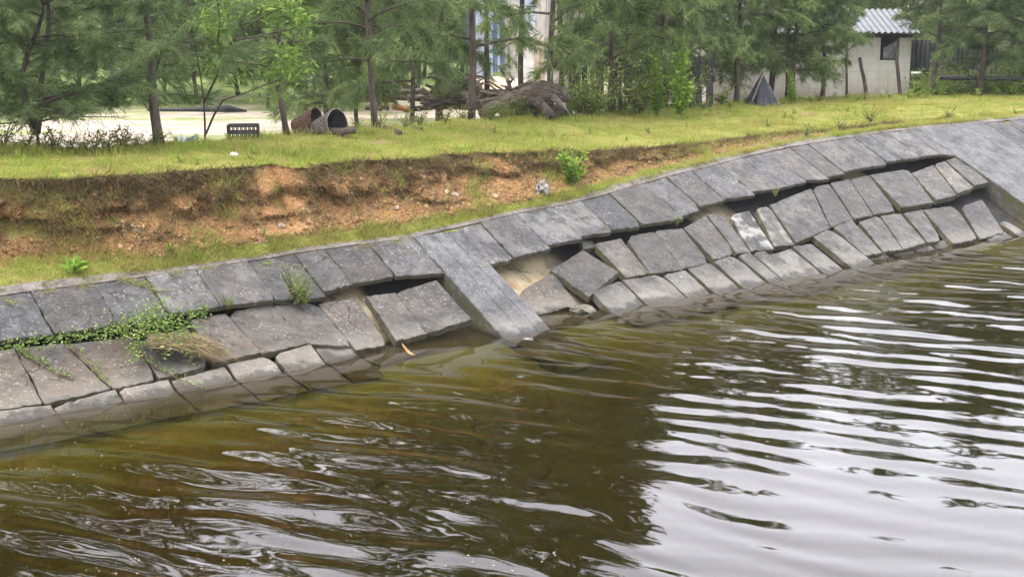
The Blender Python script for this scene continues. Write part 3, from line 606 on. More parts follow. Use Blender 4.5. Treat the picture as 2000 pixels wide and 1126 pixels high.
KT = 22                                     # first crest column of the profile
V = np.concatenate([grass_part(360000, KT, KT + 16, .045, .012, .8), grass_part(60000, KT, KT + 16, .095, .013, .6, clump=.25), grass_part(26000, KT, KT + 16, .17, .012, .5, clump=.46), grass_part(14000, KT + 11, KT + 18, .12, .012, .5), grass_part(70000, 1.6, 7.0, .08, .010, .65), grass_part(26000, 7, 21, .085, .009, .9), grass_part(40000, 7, 21, .11, .010, .8, clump=.28)])
tag(link('grass', tri_mesh('grass', V), M['grass']), 'short yellow green grass covering the dyke', 'grass', kind='stuff')
n_ = 60000; u = in_view_u(n_, 1.6, 21.5); dens = vnoise(u, u * 0, 1.3, 41) * .5 + vnoise(u, u * 0, 4, 42) * .4; keep = rng.uniform(-.8, .6, n_) < dens + .15; keep &= ~((np.abs(u - urut) < .28) & (rng.uniform(0, 1, n_) < .85)); u = u[keep]; n_ = len(u)
k = np.where(rng.uniform(0, 1, n_) < .75, KT + .6 - 6 * rng.uniform(0, 1, n_) ** 1.6, rng.uniform(KT - 13, KT, n_)); P = surf(u, k)
Dv = -q * rng.uniform(.1, .9, n_)[:, None] + e * rng.normal(0, .5, n_)[:, None] + np.array([0, 0, 1.]) * rng.normal(-.35, .5, n_)[:, None]
V = tri_blades(P, Dv, rng.uniform(.05, .21, n_), rng.uniform(.005, .012, n_))
tag(link('dry_grass', tri_mesh('dry_grass', V), M['dry']), 'brown roots and dry grass hanging over the eroded earth edge', 'dry grass', kind='stuff')
n_ = 1300; u = in_view_u(n_, 1.6, 19); P = surf(u, np.clip(rng.normal(11, 4, n_), 6.5, 20)); rr = np.linalg.qr(rng.normal(size=(n_, 3, 3)))[0]; s_ = .010 + .032 * rng.uniform(0, 1, n_) ** 4
C8 = np.array([[a, b, c_] for a in (-1, 1) for b in (-1, 1) for c_ in (-1, 1)]) * .8; Vp = P[:, None, :] + np.einsum('nij,kj->nki', rr, C8) * s_[:, None, None] * rng.uniform(.6, 1.25, (n_, 8, 3)); Fp = (np.array([(0, 1, 3, 2), (4, 6, 7, 5), (0, 4, 5, 1), (2, 3, 7, 6), (0, 2, 6, 4), (1, 5, 7, 3)])[None] + np.arange(n_)[:, None, None] * 8).reshape(-1, 4)
tag(link('earth_clods', np_mesh('earth_clods', Vp.reshape(-1, 3), Fp), M['clod']), 'crumbled earth clods on the eroded face', 'earth clods', kind='stuff')
n_ = 30000; u = in_view_u(n_, 1.6, 20); k = np.clip(rng.normal(11, 4.2, n_), 6, 20.5); P = surf(u, k); s_ = .006 + .016 * rng.uniform(0, 1, n_) ** 3
T4 = np.array([[1, 0, -.5], [-.5, .9, -.5], [-.5, -.9, -.5], [0, 0, .9]]); rr = rng.normal(size=(n_, 3, 3)); rr = np.linalg.qr(rr)[0]
Vp = P[:, None, :] + np.einsum('nij,kj->nki', rr, T4) * s_[:, None, None] * rng.uniform(.7, 1.4, (n_, 1, 3)); ii = np.arange(n_)[:, None, None] * 4
Fp = (np.array([[0, 2, 1], [0, 1, 3], [1, 2, 3], [2, 0, 3]])[None] + ii).reshape(-1, 3)
tag(link('pebbles', np_mesh('pebbles', Vp.reshape(-1, 3), Fp), M['pebble']), 'orange brown pebbles in the eroded earth face', 'pebbles', kind='stuff')

# casuarina trees
def casuarina(seed, H, spread, stems, nb, dens, zmin=.55, limbs_up=.55, trad=.06, zlow=.8):
    r = np.random.default_rng(seed); mb = MB(); NP, ND, NL = [], [], []
    for st in stems:
        st = [np.array(p, float) for p in st]; zz = np.array([p[2] for p in st]); top = zz[-1]
        pts = [np.array([np.interp(z, zz, [p[0] for p in st]) + .02 * math.sin(z * 3 + seed), np.interp(z, zz, [p[1] for p in st]) + .02 * math.cos(z * 2.3 + seed), z]) for z in np.linspace(zz[0], top, 14)]
        mb.tube(pts, [max(.008, trad * (1 - .9 * (i / 13)) * (1.25 if i == 0 else 1)) for i in range(14)], 7, rough=.08)
        for b in range(nb):
            z = zmin + (top - zmin) * ((b + r.uniform(0, 1)) / nb) ** .92
            if z < zz[0] + .25: continue
            p0 = np.array([np.interp(z, zz, [p[0] for p in st]), np.interp(z, zz, [p[1] for p in st]), z]); f_ = max(0.0, (z - zmin) / (H - zmin))
            Lb = spread * (1.0 - .72 * f_ ** 1.5) * r.uniform(.65, 1.15); az = b * 2.4 + r.uniform(-.5, .5); el = limbs_up * r.uniform(.3, 1.2) + .35 * f_
            hd = np.array([math.cos(az), math.sin(az), 0]); bp = [p0]; dv = hd * math.cos(el) + np.array([0, 0, math.sin(el)])
            for s in range(7):
                dv = dv + np.array([r.normal(0, .10), r.normal(0, .10), -.10 + r.normal(0, .06)]); dv /= np.linalg.norm(dv); bp.append(bp[-1] + dv * Lb / 7)
            mb.tube(bp, [max(.0035, (.010 + .010 * Lb) * (1 - i / 8.2)) for i in range(8)], 4, cap=False)
            for tw in range(int(6 + 11 * Lb / spread)):
                s = r.uniform(.22, 1.0) * 7; i = min(6, int(s)); p = bp[i] + (bp[i + 1] - bp[i]) * (s - i); bd = bp[i + 1] - bp[i]; bd /= np.linalg.norm(bd)
                td = bd * r.uniform(.2, .9) + r.normal(0, .6, 3) + np.array([0, 0, .12]); td /= np.linalg.norm(td); Lt = min(.55, Lb * r.uniform(.16, .40))
                tp = [p]
                for k_ in range(4): td = td + np.array([0, 0, -.16]); td /= np.linalg.norm(td); tp.append(tp[-1] + td * Lt / 4)
                mb.tube(tp, [.0045, .004, .0035, .003, .0025], 3, cap=False)
                n_ = int(1.7 * dens * (.5 + Lt)); s2 = r.uniform(.05, 1, n_) * 4; ix = np.minimum(3, s2.astype(int)); tpa = np.array(tp)
                PP = tpa[ix] + (tpa[ix + 1] - tpa[ix]) * (s2 - ix)[:, None]; dd = (tpa[ix + 1] - tpa[ix]); dd /= np.linalg.norm(dd, axis=1)[:, None]
                NP.append(PP); PP = PP + r.normal(0, .012, PP.shape); ND.append(dd * .6 + r.normal(0, .46, (n_, 3)) + np.array([0, 0, -.34])); NL.append(r.uniform(.09, .21, n_)); ok_ = PP[:, 2] > zlow + r.normal(0, .08, n_) ; NP[-1] = PP[ok_]; ND[-1] = ND[-1][ok_]; NL[-1] = NL[-1][ok_]
    P, Dn, Ln = np.concatenate(NP), np.concatenate(ND), np.concatenate(NL)
    Dn /= np.linalg.norm(Dn, axis=1)[:, None]
    # each needle droops: two thin triangles end to end
    sd_ = np.cross(Dn, r.normal(size=P.shape)); sd_ /= np.linalg.norm(sd_, axis=1)[:, None]; wv = (.0017 + .0018 * r.uniform(0, 1, len(P)))[:, None]
    mid = P + Dn * (Ln * .55)[:, None]; D2 = Dn + np.array([0, 0, -.45]); D2 /= np.linalg.norm(D2, axis=1)[:, None]; tip = mid + D2 * (Ln * .45)[:, None]
    V = np.stack([P - sd_ * wv, P + sd_ * wv, mid + sd_ * wv * .9, tip, mid - sd_ * wv * .9], 1).reshape(-1, 3)
    me = bpy.data.meshes.new('crown'); k = len(P); me.vertices.add(len(V)); me.vertices.foreach_set('co', V.astype(np.float32).ravel())
    me.loops.add(k * 5); me.loops.foreach_set('vertex_index', np.arange(k * 5, dtype=np.int32)); me.polygons.add(k); me.polygons.foreach_set('loop_start', np.arange(k, dtype=np.int32) * 5); me.update(calc_edges=True)
    return mb.mesh('trunk', True), me
VAR = {}
def variant(key, mat, *a, **k):
    t, c_ = casuarina(*a, **k); t.materials.append(M['bark']); c_.materials.append(mat); VAR[key] = (t, c_)
variant('fork', M['needle'], 1, 5.6, 1.55, [[(0, 0, -.15), (.02, 0, .45)], [(0, 0, .3), (-.09, .02, .7), (-.10, .05, 1.6), (.18, .1, 2.6), (.3, .1, 5.2)], [(0, 0, .3), (.10, 0, .7), (.16, .06, 1.6), (.22, .2, 2.6), (.1, .3, 5.6)]], 21, 66, .8, .6, .045, .75)
variant('thick', M['needle'], 2, 6.0, 1.35, [[(0, 0, -.15), (-.02, 0, 1.2), (-.05, .05, 2.5), (-.02, 0, 6.0)]], 31, 66, .95, .6, .075, .85)
variant('slim', M['needle'], 3, 5.2, 1.1, [[(0, 0, -.15), (-.03, 0, .5), (-.1, .02, 1.1), (0, .05, 2.4), (.1, 0, 5.2)]], 28, 64, 1.0, .6, .05, .85)
variant('dense', M['needle'], 4, 6.6, 1.6, [[(0, 0, -.15), (-.05, 0, .6), (-.12, .02, 1.2), (-.1, .1, 3), (0, .1, 6.6)]], 48, 80, .9, .55, .055, .80)
variant('open', M['needle2'], 5, 6.6, 1.7, [[(0, 0, -.15), (0, 0, 1.2), (-.03, .02, 2.6), (.02, 0, 6.6)]], 30, 64, .95, .6, .06, .75)
variant('bushy', M['needle2'], 6, 5.6, 1.6, [[(0, 0, -.15), (.03, 0, .8), (0, .04, 2.2), (.05, 0, 5.6)]], 46, 82, .6, .45, .05, .5)
variant('added_high', M['needle'], 7, 8.5, 1.7, [[(0, 0, -.15), (.05, 0, 3), (0, .04, 5.2), (.05, 0, 8.5)]], 44, 82, 3.2, .5, .06, 3.0)  # added trees: crowns start above the view to darken the water's reflection
_first = {}
def tree(key, P, label, rot=0., sc=1., group=None, sz=None):
    root = empty('casuarina_tree', P, label, 'tree', group); root.rotation_euler = (0, 0, rot); root.scale = (sc, sc, sz or sc)
    if key not in _first:
        t = link('trunk', VAR[key][0], None, root); c_ = link('crown', VAR[key][1], None, root); _first[key] = (t, c_)
    else:
        for s in _first[key]: c_ = s.copy(); COL.objects.link(c_); c_.parent = root
    return root
def gpt(px, py, z=None):
    P = at_z(px, py, 1.6 if z is None else z)
    if z is None:
        for _ in range(6): P = at_z(px, py, crest_z(P))
        for _ in range(200):                # keep it on the grass: walk back towards the water along the line of sight
            if float(P @ q) - _q <= profile(float(P @ e))[-5][0] - .15: break
            P = P * np.array([.992, .992, 1])
        P[2] = crest_z(P)
    return P
def gY(px, Y):
    P = at_y(px, 300, Y); P[2] = crest_z(P); return P
FR = [('fork', 70, 284, 0, 1.0, 'forked twin-stemmed casuarina tree at the left end of the grass bank'),
      ('thick', 310, 287, .4, 1.0, 'casuarina with the thickest dark trunk, second tree from the left'),
      ('slim', 558, 258, 1.0, 1.0, 'slim casuarina just left of the two cone baskets'),
      ('dense', 736, 252, 0., 1.0, 'dense casuarina with a crooked thin trunk right of the two cone baskets'),
      ('open', 923, 213, .3, 1.0, 'open casuarina with bare side limbs in front of the brush pile'),
      ('open', 1076, 205, 2.2, 1.0, 'open casuarina standing behind the big driftwood log'),
      ('bushy', 1190, 203, .5, 1.05, 'bushy casuarina hanging low over the dark boards'),
      ('thick', 1297, 203, 1.9, .95, 'casuarina behind the tall bright green weeds'),
      ('open', 1437, 197, 4.0, 1.0, 'straight casuarina left of the dark tarpaulin tent'),
      ('open', 1548, 196, 2.5, .95, 'bushy casuarina just right of the dark tarpaulin tent'),
      ('slim', 1604, 187, 2.0, 1.1, 'leaning thin casuarina in front of the whitewashed wall'),
      ('slim', 1822, 183, 4.4, 1.15, 'casuarina between the whitewashed hut and the long pole'),
      ('thick', 1912, 184, 3.0, 1.0, 'casuarina standing in front of the long dark pole'),
      ('dense', 1998, 182, 2.0, 1.0, 'casuarina at the right end of the bank by the pole'),
      ('dense', -80, 292, 1.2, 1.0, 'casuarina mostly outside the left picture edge'),
      ('bushy', 2100, 182, 4.0, 1.0, 'casuarina mostly outside the right picture edge')]
for key, x, y, rot, sc, lab in FR: tree(key, gpt(x, y), lab, rot, sc * (1.0 if x < 900 else 1.12), 'casuarinas along the bank', sc * (.68 if x < 650 else 1.0 if x < 900 else 1.12 if x < 1250 else .82))
BK = [(-60, 27, 'dense'), (640, 29, 'bushy'), (800, 28, 'dense'), (1530, 33, 'bushy'), (1015, 30, 'added_high'), (1095, 31, 'added_high'), (1160, 30, 'added_high'), (1225, 33, 'thick'), (950, 32, 'added_high'), (700, 31, 'bushy'), (860, 33, 'thick'), (1230, 30, 'dense'), (1340, 31, 'bushy'), (1500, 33, 'thick'), (1385, 34, 'thick'),
      (1760, 43, 'dense'), (1850, 42, 'bushy'), (1930, 41.5, 'dense'), (2020, 36, 'bushy'), (560, 38, 'dense'), (330, 40, 'bushy'), (110, 38, 'dense'), (20, 44, 'bushy'), (480, 48, 'dense'),
      (230, 52, 'thick'), (690, 48, 'dense'), (830, 52, 'bushy'), (1100, 52, 'dense'), (1250, 53, 'bushy'), (1420, 52, 'dense'), (1580, 50, 'bushy'), (1700, 50, 'dense'), (1830, 52, 'dense'), (1960, 50, 'bushy')] + [(40 + k * 88 + R.uniform(-25, 25), R.uniform(56, 70), ['dense', 'bushy', 'thick'][k % 3]) for k in range(23)] + [(x_, R.uniform(36, 46), k_) for x_, k_ in ((70, 'bushy'), (160, 'dense'), (255, 'bushy'), (390, 'dense'), (470, 'bushy'), (530, 'dense'), (615, 'bushy'), (745, 'bushy'), (815, 'dense'))]
for i, (x, Y, key) in enumerate(BK): tree(key, gY(x, Y), 'blurred green casuarina of the back row standing behind the bank trees', i * 1.7, R.uniform(1.1, 1.35) * (1.25 if Y > 40 else 1), 'casuarinas of the back row', (.95 if x < 650 and Y < 50 else 1.25 if x < 1250 else min(1.5, ((Y - 11.3) * .33 - .9) / 6)))

def leafy(P, stems, leaf_l, leaf_w, nleaf, spread_, seed, droop=.2):
    """stems: polylines relative to P; leaves all along them"""
    r = np.random.default_rng(seed); mb = MB(); LP, LD = [], []
    for st in stems:
        st = np.array(st, float); mb.tube(st, np.linspace(.012, .004, len(st)), 4, cap=False)
        s = r.uniform(.25, 1, nleaf) * (len(st) - 1); i = np.minimum(len(st) - 2, s.astype(int)); p = st[i] + (st[i + 1] - st[i]) * (s - i)[:, None]
        LP.append(p + r.normal(0, spread_, (nleaf, 3))); d = r.normal(0, 1, (nleaf, 3)); d[:, 2] = np.abs(d[:, 2]) * .6 + .2 - droop; LD.append(d)
    P_, D_ = np.concatenate(LP), np.concatenate(LD); n_ = len(P_)
    return mb.mesh('stem', True), quad_mesh('foliage', leaf_quads(P_, D_, leaf_l * r.uniform(.55, 1.25, n_), leaf_w * r.uniform(.6, 1.2, n_)))
def plant(name, P, spec, m, label, cat='plant', group=None, smat=None, rot=0, sc=1.):
    root = empty(name, P, label, cat, group); root.rotation_euler = (0, 0, rot); root.scale = (sc,) * 3
    link('stem', spec[0], smat or M['straw'], root); link('foliage', spec[1], m, root); return root
def dup_plant(root, P, rot, sc, label, group=None):
    r2 = root.copy(); COL.objects.link(r2); r2.location = tuple(P); r2.rotation_euler = (0, 0, rot); r2.scale = (sc,) * 3; r2['label'] = label
    if group: r2['group'] = group
    for ch in list(root.children): c_ = ch.copy(); COL.objects.link(c_); c_.parent = r2
    return r2
def stems_fan(n_, h, sp, seed, bend=.3):
    r = random.Random(seed); out = []
    for i in range(n_):
        a = r.uniform(0, 6.28); hh = h * r.uniform(.3, 1.15); s_ = sp * r.uniform(.3, 1)
        out.append([(s_ * math.cos(a) * t ** (1 + bend), s_ * math.sin(a) * t ** (1 + bend), hh * t - .02) for t in (0, .25, .5, .75, 1)])
    return out

# broad-leaved sapling between the second and third tree
Ps = gpt(401, 290); pm = Ps[1]
def rel(px, py, dy=0.): return at_y(px, py, pm + dy - 1.3 * max(0, (279 - py) / 279) ** .8) - Ps
mb = MB()
stems = [[(401, 292), (400, 240), (398, 195), (392, 150), (385, 110), (375, 60)], [(402, 262), (418, 225), (436, 195), (470, 185), (520, 165), (560, 150)], [(399, 200), (425, 145), (432, 110), (455, 80), (500, 40), (540, -30)],
         [(430, 118), (470, 122), (520, 128), (560, 120)], [(455, 80), (520, 68), (575, 55), (600, 40)], [(432, 110), (425, 80), (430, 40), (420, -20)], [(500, 40), (560, 10), (590, -30)]]
for i, st in enumerate(stems): mb.tube([rel(x, y, .15 * math.sin(i * 2 + k * .7) * (k > 0)) for k, (x, y) in enumerate(st)], np.linspace(.017, .005, len(st)), 5, cap=False)
LP, LD = [], []
for x, y, sx, sy, n_ in [(425, 62, 30, 22, 70), (405, 128, 14, 16, 26), (440, 15, 40, 22, 60), (560, 105, 26, 16, 60), (575, 140, 32, 20, 95), (525, 150, 35, 20, 55), (590, 38, 20, 24, 60), (540, 35, 30, 26, 50), (470, 158, 14, 10, 16), (550, 15, 40, 20, 70), (520, 185, 40, 16, 26), (385, 45, 16, 14, 24), (480, -30, 80, 30, 120), (435, 95, 22, 14, 20)]:
    for _ in range(int(n_ * 1.5)):
        LP.append(rel(R.gauss(x, sx * .6), R.gauss(y, sy * .6), R.gauss(0, .16))); d = rng.normal(0, .8, 3); d[2] = rng.normal(.25, .5); LD.append(d)
LP, LD = np.array(LP), np.array(LD); n_ = len(LP)
root = empty('broadleaf_sapling', Ps, 'broad-leaved sapling with bright yellow green leaf tufts in front of the casuarinas', 'sapling')
link('stem', mb.mesh('stem', True), M['bark'], root); link('foliage', quad_mesh('foliage', leaf_quads(LP, LD, (.14 * rng.uniform(.6, 1.35, n_)), .034 * rng.uniform(.7, 1.3, n_))), M['sapling'], root)

# weeds and bushes
bush = plant('wild_bush', gpt(1250, 222), leafy(None, stems_fan(26, 1.0, .85, 3), .085, .045, 56, .075, 11), M['vine'], 'sprawling dull green bush in front of the dark boards', 'bush')
dup_plant(bush, gpt(1150, 226), 1.3, .78, 'brownish low bush right beside the driftwood log')
dup_plant(bush, gpt(1335, 212), 2.6, .8, 'dull green bush at the foot of the tall bright weeds')
for i in range(10): dup_plant(bush, gpt(1105 + i * 28 + R.uniform(-8, 8), 222 - i * 1.5 + R.uniform(-4, 2)), i * 1.3, R.uniform(.3, .65), 'tangled low bush in the thicket right of the driftwood log', 'thicket bushes right of the log')
tall = plant('tall_weed', gpt(1328, 232), leafy(None, stems_fan(10, 1.35, .30, 8, .8), .12, .066, 80, .055, 12), M['leaf'], 'tall bright green weed with a pointed leafy top', 'weed')
dup_plant(tall, gpt(1283, 230), 2.0, .85, 'tall bright weed just left of the tallest one')
dup_plant(tall, gpt(1545, 203), 1.0, .52, 'single pale green weed right of the tarpaulin tent')
broad = plant('broadleaf_weed', gpt(1410, 206), leafy(None, stems_fan(8, .48, .25, 21), .12, .055, 16, .03, 22), M['leaf'], 'pale broad-leaved weed left of the tarpaulin tent', 'weed')
dup_plant(broad, gpt(1458, 205), 2, .6, 'small bright weed at the left foot of the tarpaulin tent')
Pw = on_slope(150, 540, .0); Pw = gpt(152, 536)
def toe(px, py):
    """a spot on the dyke's near face under a photo position"""
    best = None
    for k in np.arange(1.6, KT + .5, .35):
        us_ = np.linspace(2, 26, 241); Q = surf(us_, np.full(241, k)); dx = Q[:, 0]; yv = Q[:, 1] * CP - (Q[:, 2] - CH) * SP; zv = Q[:, 1] * SP + (Q[:, 2] - CH) * CP
        ex = 1000 + F * dx / yv - px; ey = 563 - F * zv / yv - py; dd = ex * ex + ey * ey; i = int(np.argmin(dd))
        if best is None or dd[i] < best[0]: best = (dd[i], Q[i])
    return best[1]
plant('broadleaf_weed', toe(150, 532), leafy(None, stems_fan(4, .17, .06, 31), .20, .075, 7, .01, 32, -.5), M['leaf'], 'pale broad-leaved seedling in the grass above the left end of the coping', 'weed')
plant('bright_shrub', toe(1122, 362), leafy(None, stems_fan(14, .66, .22, 33), .11, .042, 34, .025, 34, -.15), M['leaf'], 'bright yellow green shrub growing from the earth edge above the coping', 'shrub')
sd0 = plant('seedling', toe(233, 440), leafy(None, stems_fan(3, .13, .05, 35), .05, .022, 9, .01, 36), M['leaf'], 'tiny green seedling on the bare earth left of the pale rut', 'seedling')
dup_plant(sd0, toe(335, 490), 1, 1.1, 'tiny seedling in the grass below the earth face, left of the middle'); dup_plant(sd0, toe(512, 462), 2, .9, 'tiny seedling at the foot of the pale rut')
ug = None
for i in range(15):
    x = 6 + i * 22 + R.uniform(-6, 6); P = gpt(x, 287 - i * .3 + R.uniform(-6, 3))
    if ug is None: ug = plant('twiggy_weed', P, leafy(None, stems_fan(6, .42, .34, 41), .075, .032, 20, .04, 42), M['leaf2'], 'thin twiggy weed under the two leftmost trees', 'weed', 'twiggy weeds under the left trees')
    else: dup_plant(ug, P, i, R.uniform(.45, .85), 'thin twiggy weed under the two leftmost trees')
for i in range(34):
    x = 1120 + i * 24 + R.uniform(-9, 9); y = np.interp(x, [1100, 1300, 1500, 1700, 2000], [226, 212, 202, 192, 186]) + R.uniform(-2, 5)
    dup_plant(broad if i % 3 else sd0, gpt(x, y), i * 1.1, R.uniform(.35, .6) if i % 3 else R.uniform(1.5, 2.4), 'low bright weed along the back edge of the grass bank', 'weeds along the back edge of the grass')
for i in range(12):
    x = 1790 + i * 20 + R.uniform(-8, 8); dup_plant(bush, gpt(x, np.interp(x, [1600, 2000], [184, 178]) + R.uniform(-3, 1)), i, R.uniform(.25, .42), 'dark scrubby weed between the hut and the corrugated fence', 'scrub before the hut and fence')
for i in range(6): dup_plant(bush, gpt(955 + i * 27 + R.uniform(-6, 6), 236 - i * 1.2), i * 1.9, R.uniform(.22, .36), 'low leafy growth along the front of the driftwood log', 'low growth before the driftwood log')
for i in range(14): dup_plant(bush, gY(1790 + i * 17 + R.uniform(-6, 6), 35.5 + R.uniform(-.5, .5)), i * 2.2, R.uniform(.6, 1.0), 'tall tangled scrub growing against the corrugated fence', 'scrub against the corrugated fence')
for i in range(46):
    x = R.uniform(10, 1990); yb = np.interp(x, [0, 600, 1000, 1500, 2000], [300, 270, 240, 205, 188]); yf = np.interp(x, [0, 530, 1000, 1500, 2000], [345, 318, 296, 262, 222])
    dup_plant(sd0, gpt(x, R.uniform(yb, yf)), i * .9, R.uniform(.7, 1.3), 'tiny broad-leaved weed scattered in the short grass', 'tiny weeds scattered in the grass')
for i in range(22):
    dup_plant(broad, gpt(1785 + i * 11 + R.uniform(-4, 4), 183 + R.uniform(-3, 3)), i, R.uniform(.5, .8), 'bright low weed in front of the corrugated fence', 'bright weeds before the fence')
for i in range(10):
    x = 700 + i * 42 + R.uniform(-10, 10); dup_plant(ug, gpt(x, np.interp(x, [700, 1100], [248, 226]) + R.uniform(-2, 4)), i * 2, R.uniform(.5, .9), 'thin weed by the woodpiles behind the grass', 'thin weeds by the woodpiles')
for i, (x, y, s_) in enumerate([(1700, 238, .9), (1575, 268, .7), (1850, 232, .7), (1640, 252, .6)]): dup_plant(ug, gpt(x, y), i, s_, ['dark twiggy weed standing alone on the right grass', 'small weed on the grass lip where the earth edge ends', 'sparse weed on the grass near the far rib', 'little weed on the grass before the hut'][i])

# creeper over the crack, its dead stems, weeds in the crack
Pv = on_slope(300, 650, .02); LP, LD, mbv = [], [], MB()
def crk(x, y, dd=.0): return on_slope(x, y, dd)
for x, y, sx, sy, n_ in [(15, 675, 14, 6, 30), (60, 672, 30, 6, 80), (120, 660, 32, 6, 85), (185, 652, 28, 7, 90), (235, 640, 26, 13, 200), (290, 628, 30, 18, 380), (330, 642, 34, 20, 420), (360, 660, 20, 16, 160), (300, 600, 14, 10, 60), (262, 690, 8, 14, 60), (262, 670, 12, 10, 60), (380, 612, 12, 6, 40), (400, 613, 8, 8, 30), (378, 700, 8, 10, 14), (320, 690, 10, 10, 18)]:
    for _ in range(int(n_ * 1.15)): LP.append(crk(R.gauss(x, sx), R.gauss(y, sy), abs(R.gauss(.04, .07)))); d = rng.normal(0, 1, 3); d[2] = abs(d[2]) * .5; LD.append(d)
runners = [[(30, 680), (70, 705), (110, 728), (145, 738)], [(125, 672), (160, 695), (190, 722), (215, 755)], [(40, 684), (60, 700), (100, 715)], [(270, 690), (300, 715), (350, 740), (400, 760)]]
for rn in runners:
    pts = [crk(x, y, -.07) for x, y in rn]; mbv.tube(pts, .005, 4)
    for k_ in range(70):
        t = R.uniform(0, len(rn) - 1.01); i = int(t); p = pts[i] + (pts[i + 1] - pts[i]) * (t - i) + rng.normal(0, .018, 3); LP.append(p + np.array([0, 0, .02])); d = rng.normal(0, 1, 3); d[2] = abs(d[2]); LD.append(d)
LP, LD = np.array(LP), np.array(LD); n_ = len(LP)
root = empty('creeping_vine', Pv, 'green creeping vine spilling from the crack on the left half of the bank', 'vine')
link('foliage', quad_mesh('foliage', leaf_quads(LP - Pv, LD, (.042 * rng.uniform(.5, 1.5, n_)), .020 * rng.uniform(.7, 1.3, n_))), M['vine'], root)
link('runner', mbv.mesh('runner', True, Pv), M['straw'], root)
n_ = 900; V = []; mbd = MB()
for i in range(n_):
    a = R.random(); s0 = crk(R.uniform(285, 385), R.uniform(648, 672) + 8 * a, .05 + .04 * R.random()); tx = R.gauss(0, 1)
    end = crk(np.clip(405 + 26 * tx + 25 * R.random(), 330, 485), np.clip(700 + tx * 4 + R.uniform(-16, 10), 665, 722), -.075 + .05 * R.random()); t1 = R.uniform(.6, 1.0)
    md = (s0 + end) / 2 + nrm * R.uniform(.03, .09) + e * R.uniform(-.03, .03); end = md + (end - md) * t1; sdv = e * .006
    V += [s0 - sdv, s0 + sdv, md + sdv, s0 - sdv, md + sdv, md - sdv, md - sdv, md + sdv, end]
link('dead_stems', tri_mesh('dead_stems', np.array(V) - Pv), M['straw'], root)
wd = plant('crack_weed', on_slope(592, 596, -.06), leafy(None, stems_fan(12, .34, .16, 51), .034, .015, 42, .022, 52), M['vine'], 'leafy weed growing out of the crack in the middle of the left slabs', 'weed')
dup_plant(wd, on_slope(578, 590, -.02), 1.5, 1.15, 'taller thin weed behind the leafy weed in the crack')
dup_plant(wd, on_slope(445, 602, -.05), .5, .5, 'small sprig in the crack between the vine and the leafy weed')
dup_plant(wd, on_slope(398, 614, -.05), 2.5, .4, 'tiny sprig in the crack at the right end of the vine')
dup_plant(wd, on_slope(1322, 439, -.08), 2.5, .42, 'tuft of green weed in the crack above the middle slabs')
dup_plant(wd, on_slope(1182, 458, -.08), 1.5, .35, 'small tuft in the crack above the light weathered slab')
dup_plant(wd, on_slope(1515, 383, -.08), 3.5, .4, 'yellowish tuft in the crack above the far half of the slabs')
# grass hanging over the coping on the left
P_, D_ = [], []
for u in rng.uniform(2.0, 21, 3200):
    if vnoise(np.array([u]), np.array([3.]), 2.2, 81)[0] + .5 * vnoise(np.array([u]), np.array([3.]), 7, 82)[0] < .12: continue
    P_.append(S(u, float(vT(u)) + R.uniform(-.02, .10), .01)); D_.append(e * R.gauss(.1, .6) - up * R.uniform(.2, .9) + nrm * R.uniform(.05, .6))
for x, y in [(20, 585), (90, 566), (160, 556), (260, 548), (285, 556), (300, 565), (340, 530), (400, 520), (520, 512), (560, 520), (700, 480), (770, 470), (240, 545), (275, 552)]:
    for _ in range(26): P_.append(on_slope(x + R.gauss(0, 9), y + R.gauss(0, 4), .012)); D_.append(e * R.gauss(.3, .8) - up * R.uniform(.1, .9) + nrm * R.uniform(0, .25))
P_, D_ = np.array(P_), np.array(D_); n_ = len(P_)
tag(link('trailing_grass', tri_mesh('trailing_grass', tri_blades(P_, D_, rng.uniform(.05, .17, n_), np.full(n_, .007))), M['trail']), 'trailing grass hanging over the edge of the coping', 'trailing grass', kind='stuff')

# ------------------------------------------------------------------ loose things on the bank and the water
def rock(name, P, s, m, label, seed, flat=.6, cat='stone', rot=0):
    import bmesh
    bm = bmesh.new(); bmesh.ops.create_icosphere(bm, subdivisions=3, radius=1)
    for v in bm.verts:
        n_ = fbm(v.co.x * 1.3 + seed, v.co.y * 1.3, v.co.z * 1.3); v.co *= 1 + .35 * n_; v.co.z *= flat; v.co = Vector((v.co.x * s, v.co.y * s * .7, v.co.z * s))
    me = bpy.data.meshes.new(name); bm.to_mesh(me); bm.free(); o = link(name, me, m, None, P); o.rotation_euler = (0, 0, rot); return tag(o, label, cat)
Pst = at_z(1136, 604, .02); rock('stone', Pst, .17, M['palestone'], 'flat pale stone at the waterline below the tilted diamond slab', 3, .35)
for i, (x, y, s_, lab) in enumerate([(262, 443, .05, 'round reddish stone on the earth face left of the pale rut'), (887, 384, .06, 'yellowish stone on the earth face below the middle of the edge'), (965, 388, .055, 'loose stone on the earth right of the driftwood splinter'), (550, 440, .05, 'pale stone on the earth at the foot of the rut'),
                                 (775, 405, .045, 'small stone beside the earth foot left of the splinter'), (875, 375, .05, 'stone just above the yellowish one on the earth face'), (1050, 372, .05, 'stone beside the torn plastic sheet')]):
    rock('stone', toe(x, y), s_, M['stone'], lab, 20 + i, .7, rot=i)
P = toe(838, 402); mb = MB(); mb.tube([P + e * .0 + np.array([0, 0, .07]), P + e * .12 + np.array([0, 0, .03]), P + e * .24 + np.array([0, 0, -.05])], [.02, .03, .012], 6, rough=.2, flat=.5); tag(mb.build('wood_splinter', M['wood'], None, P), 'pale splinter of wood stuck on the earth face', 'wood splinter')
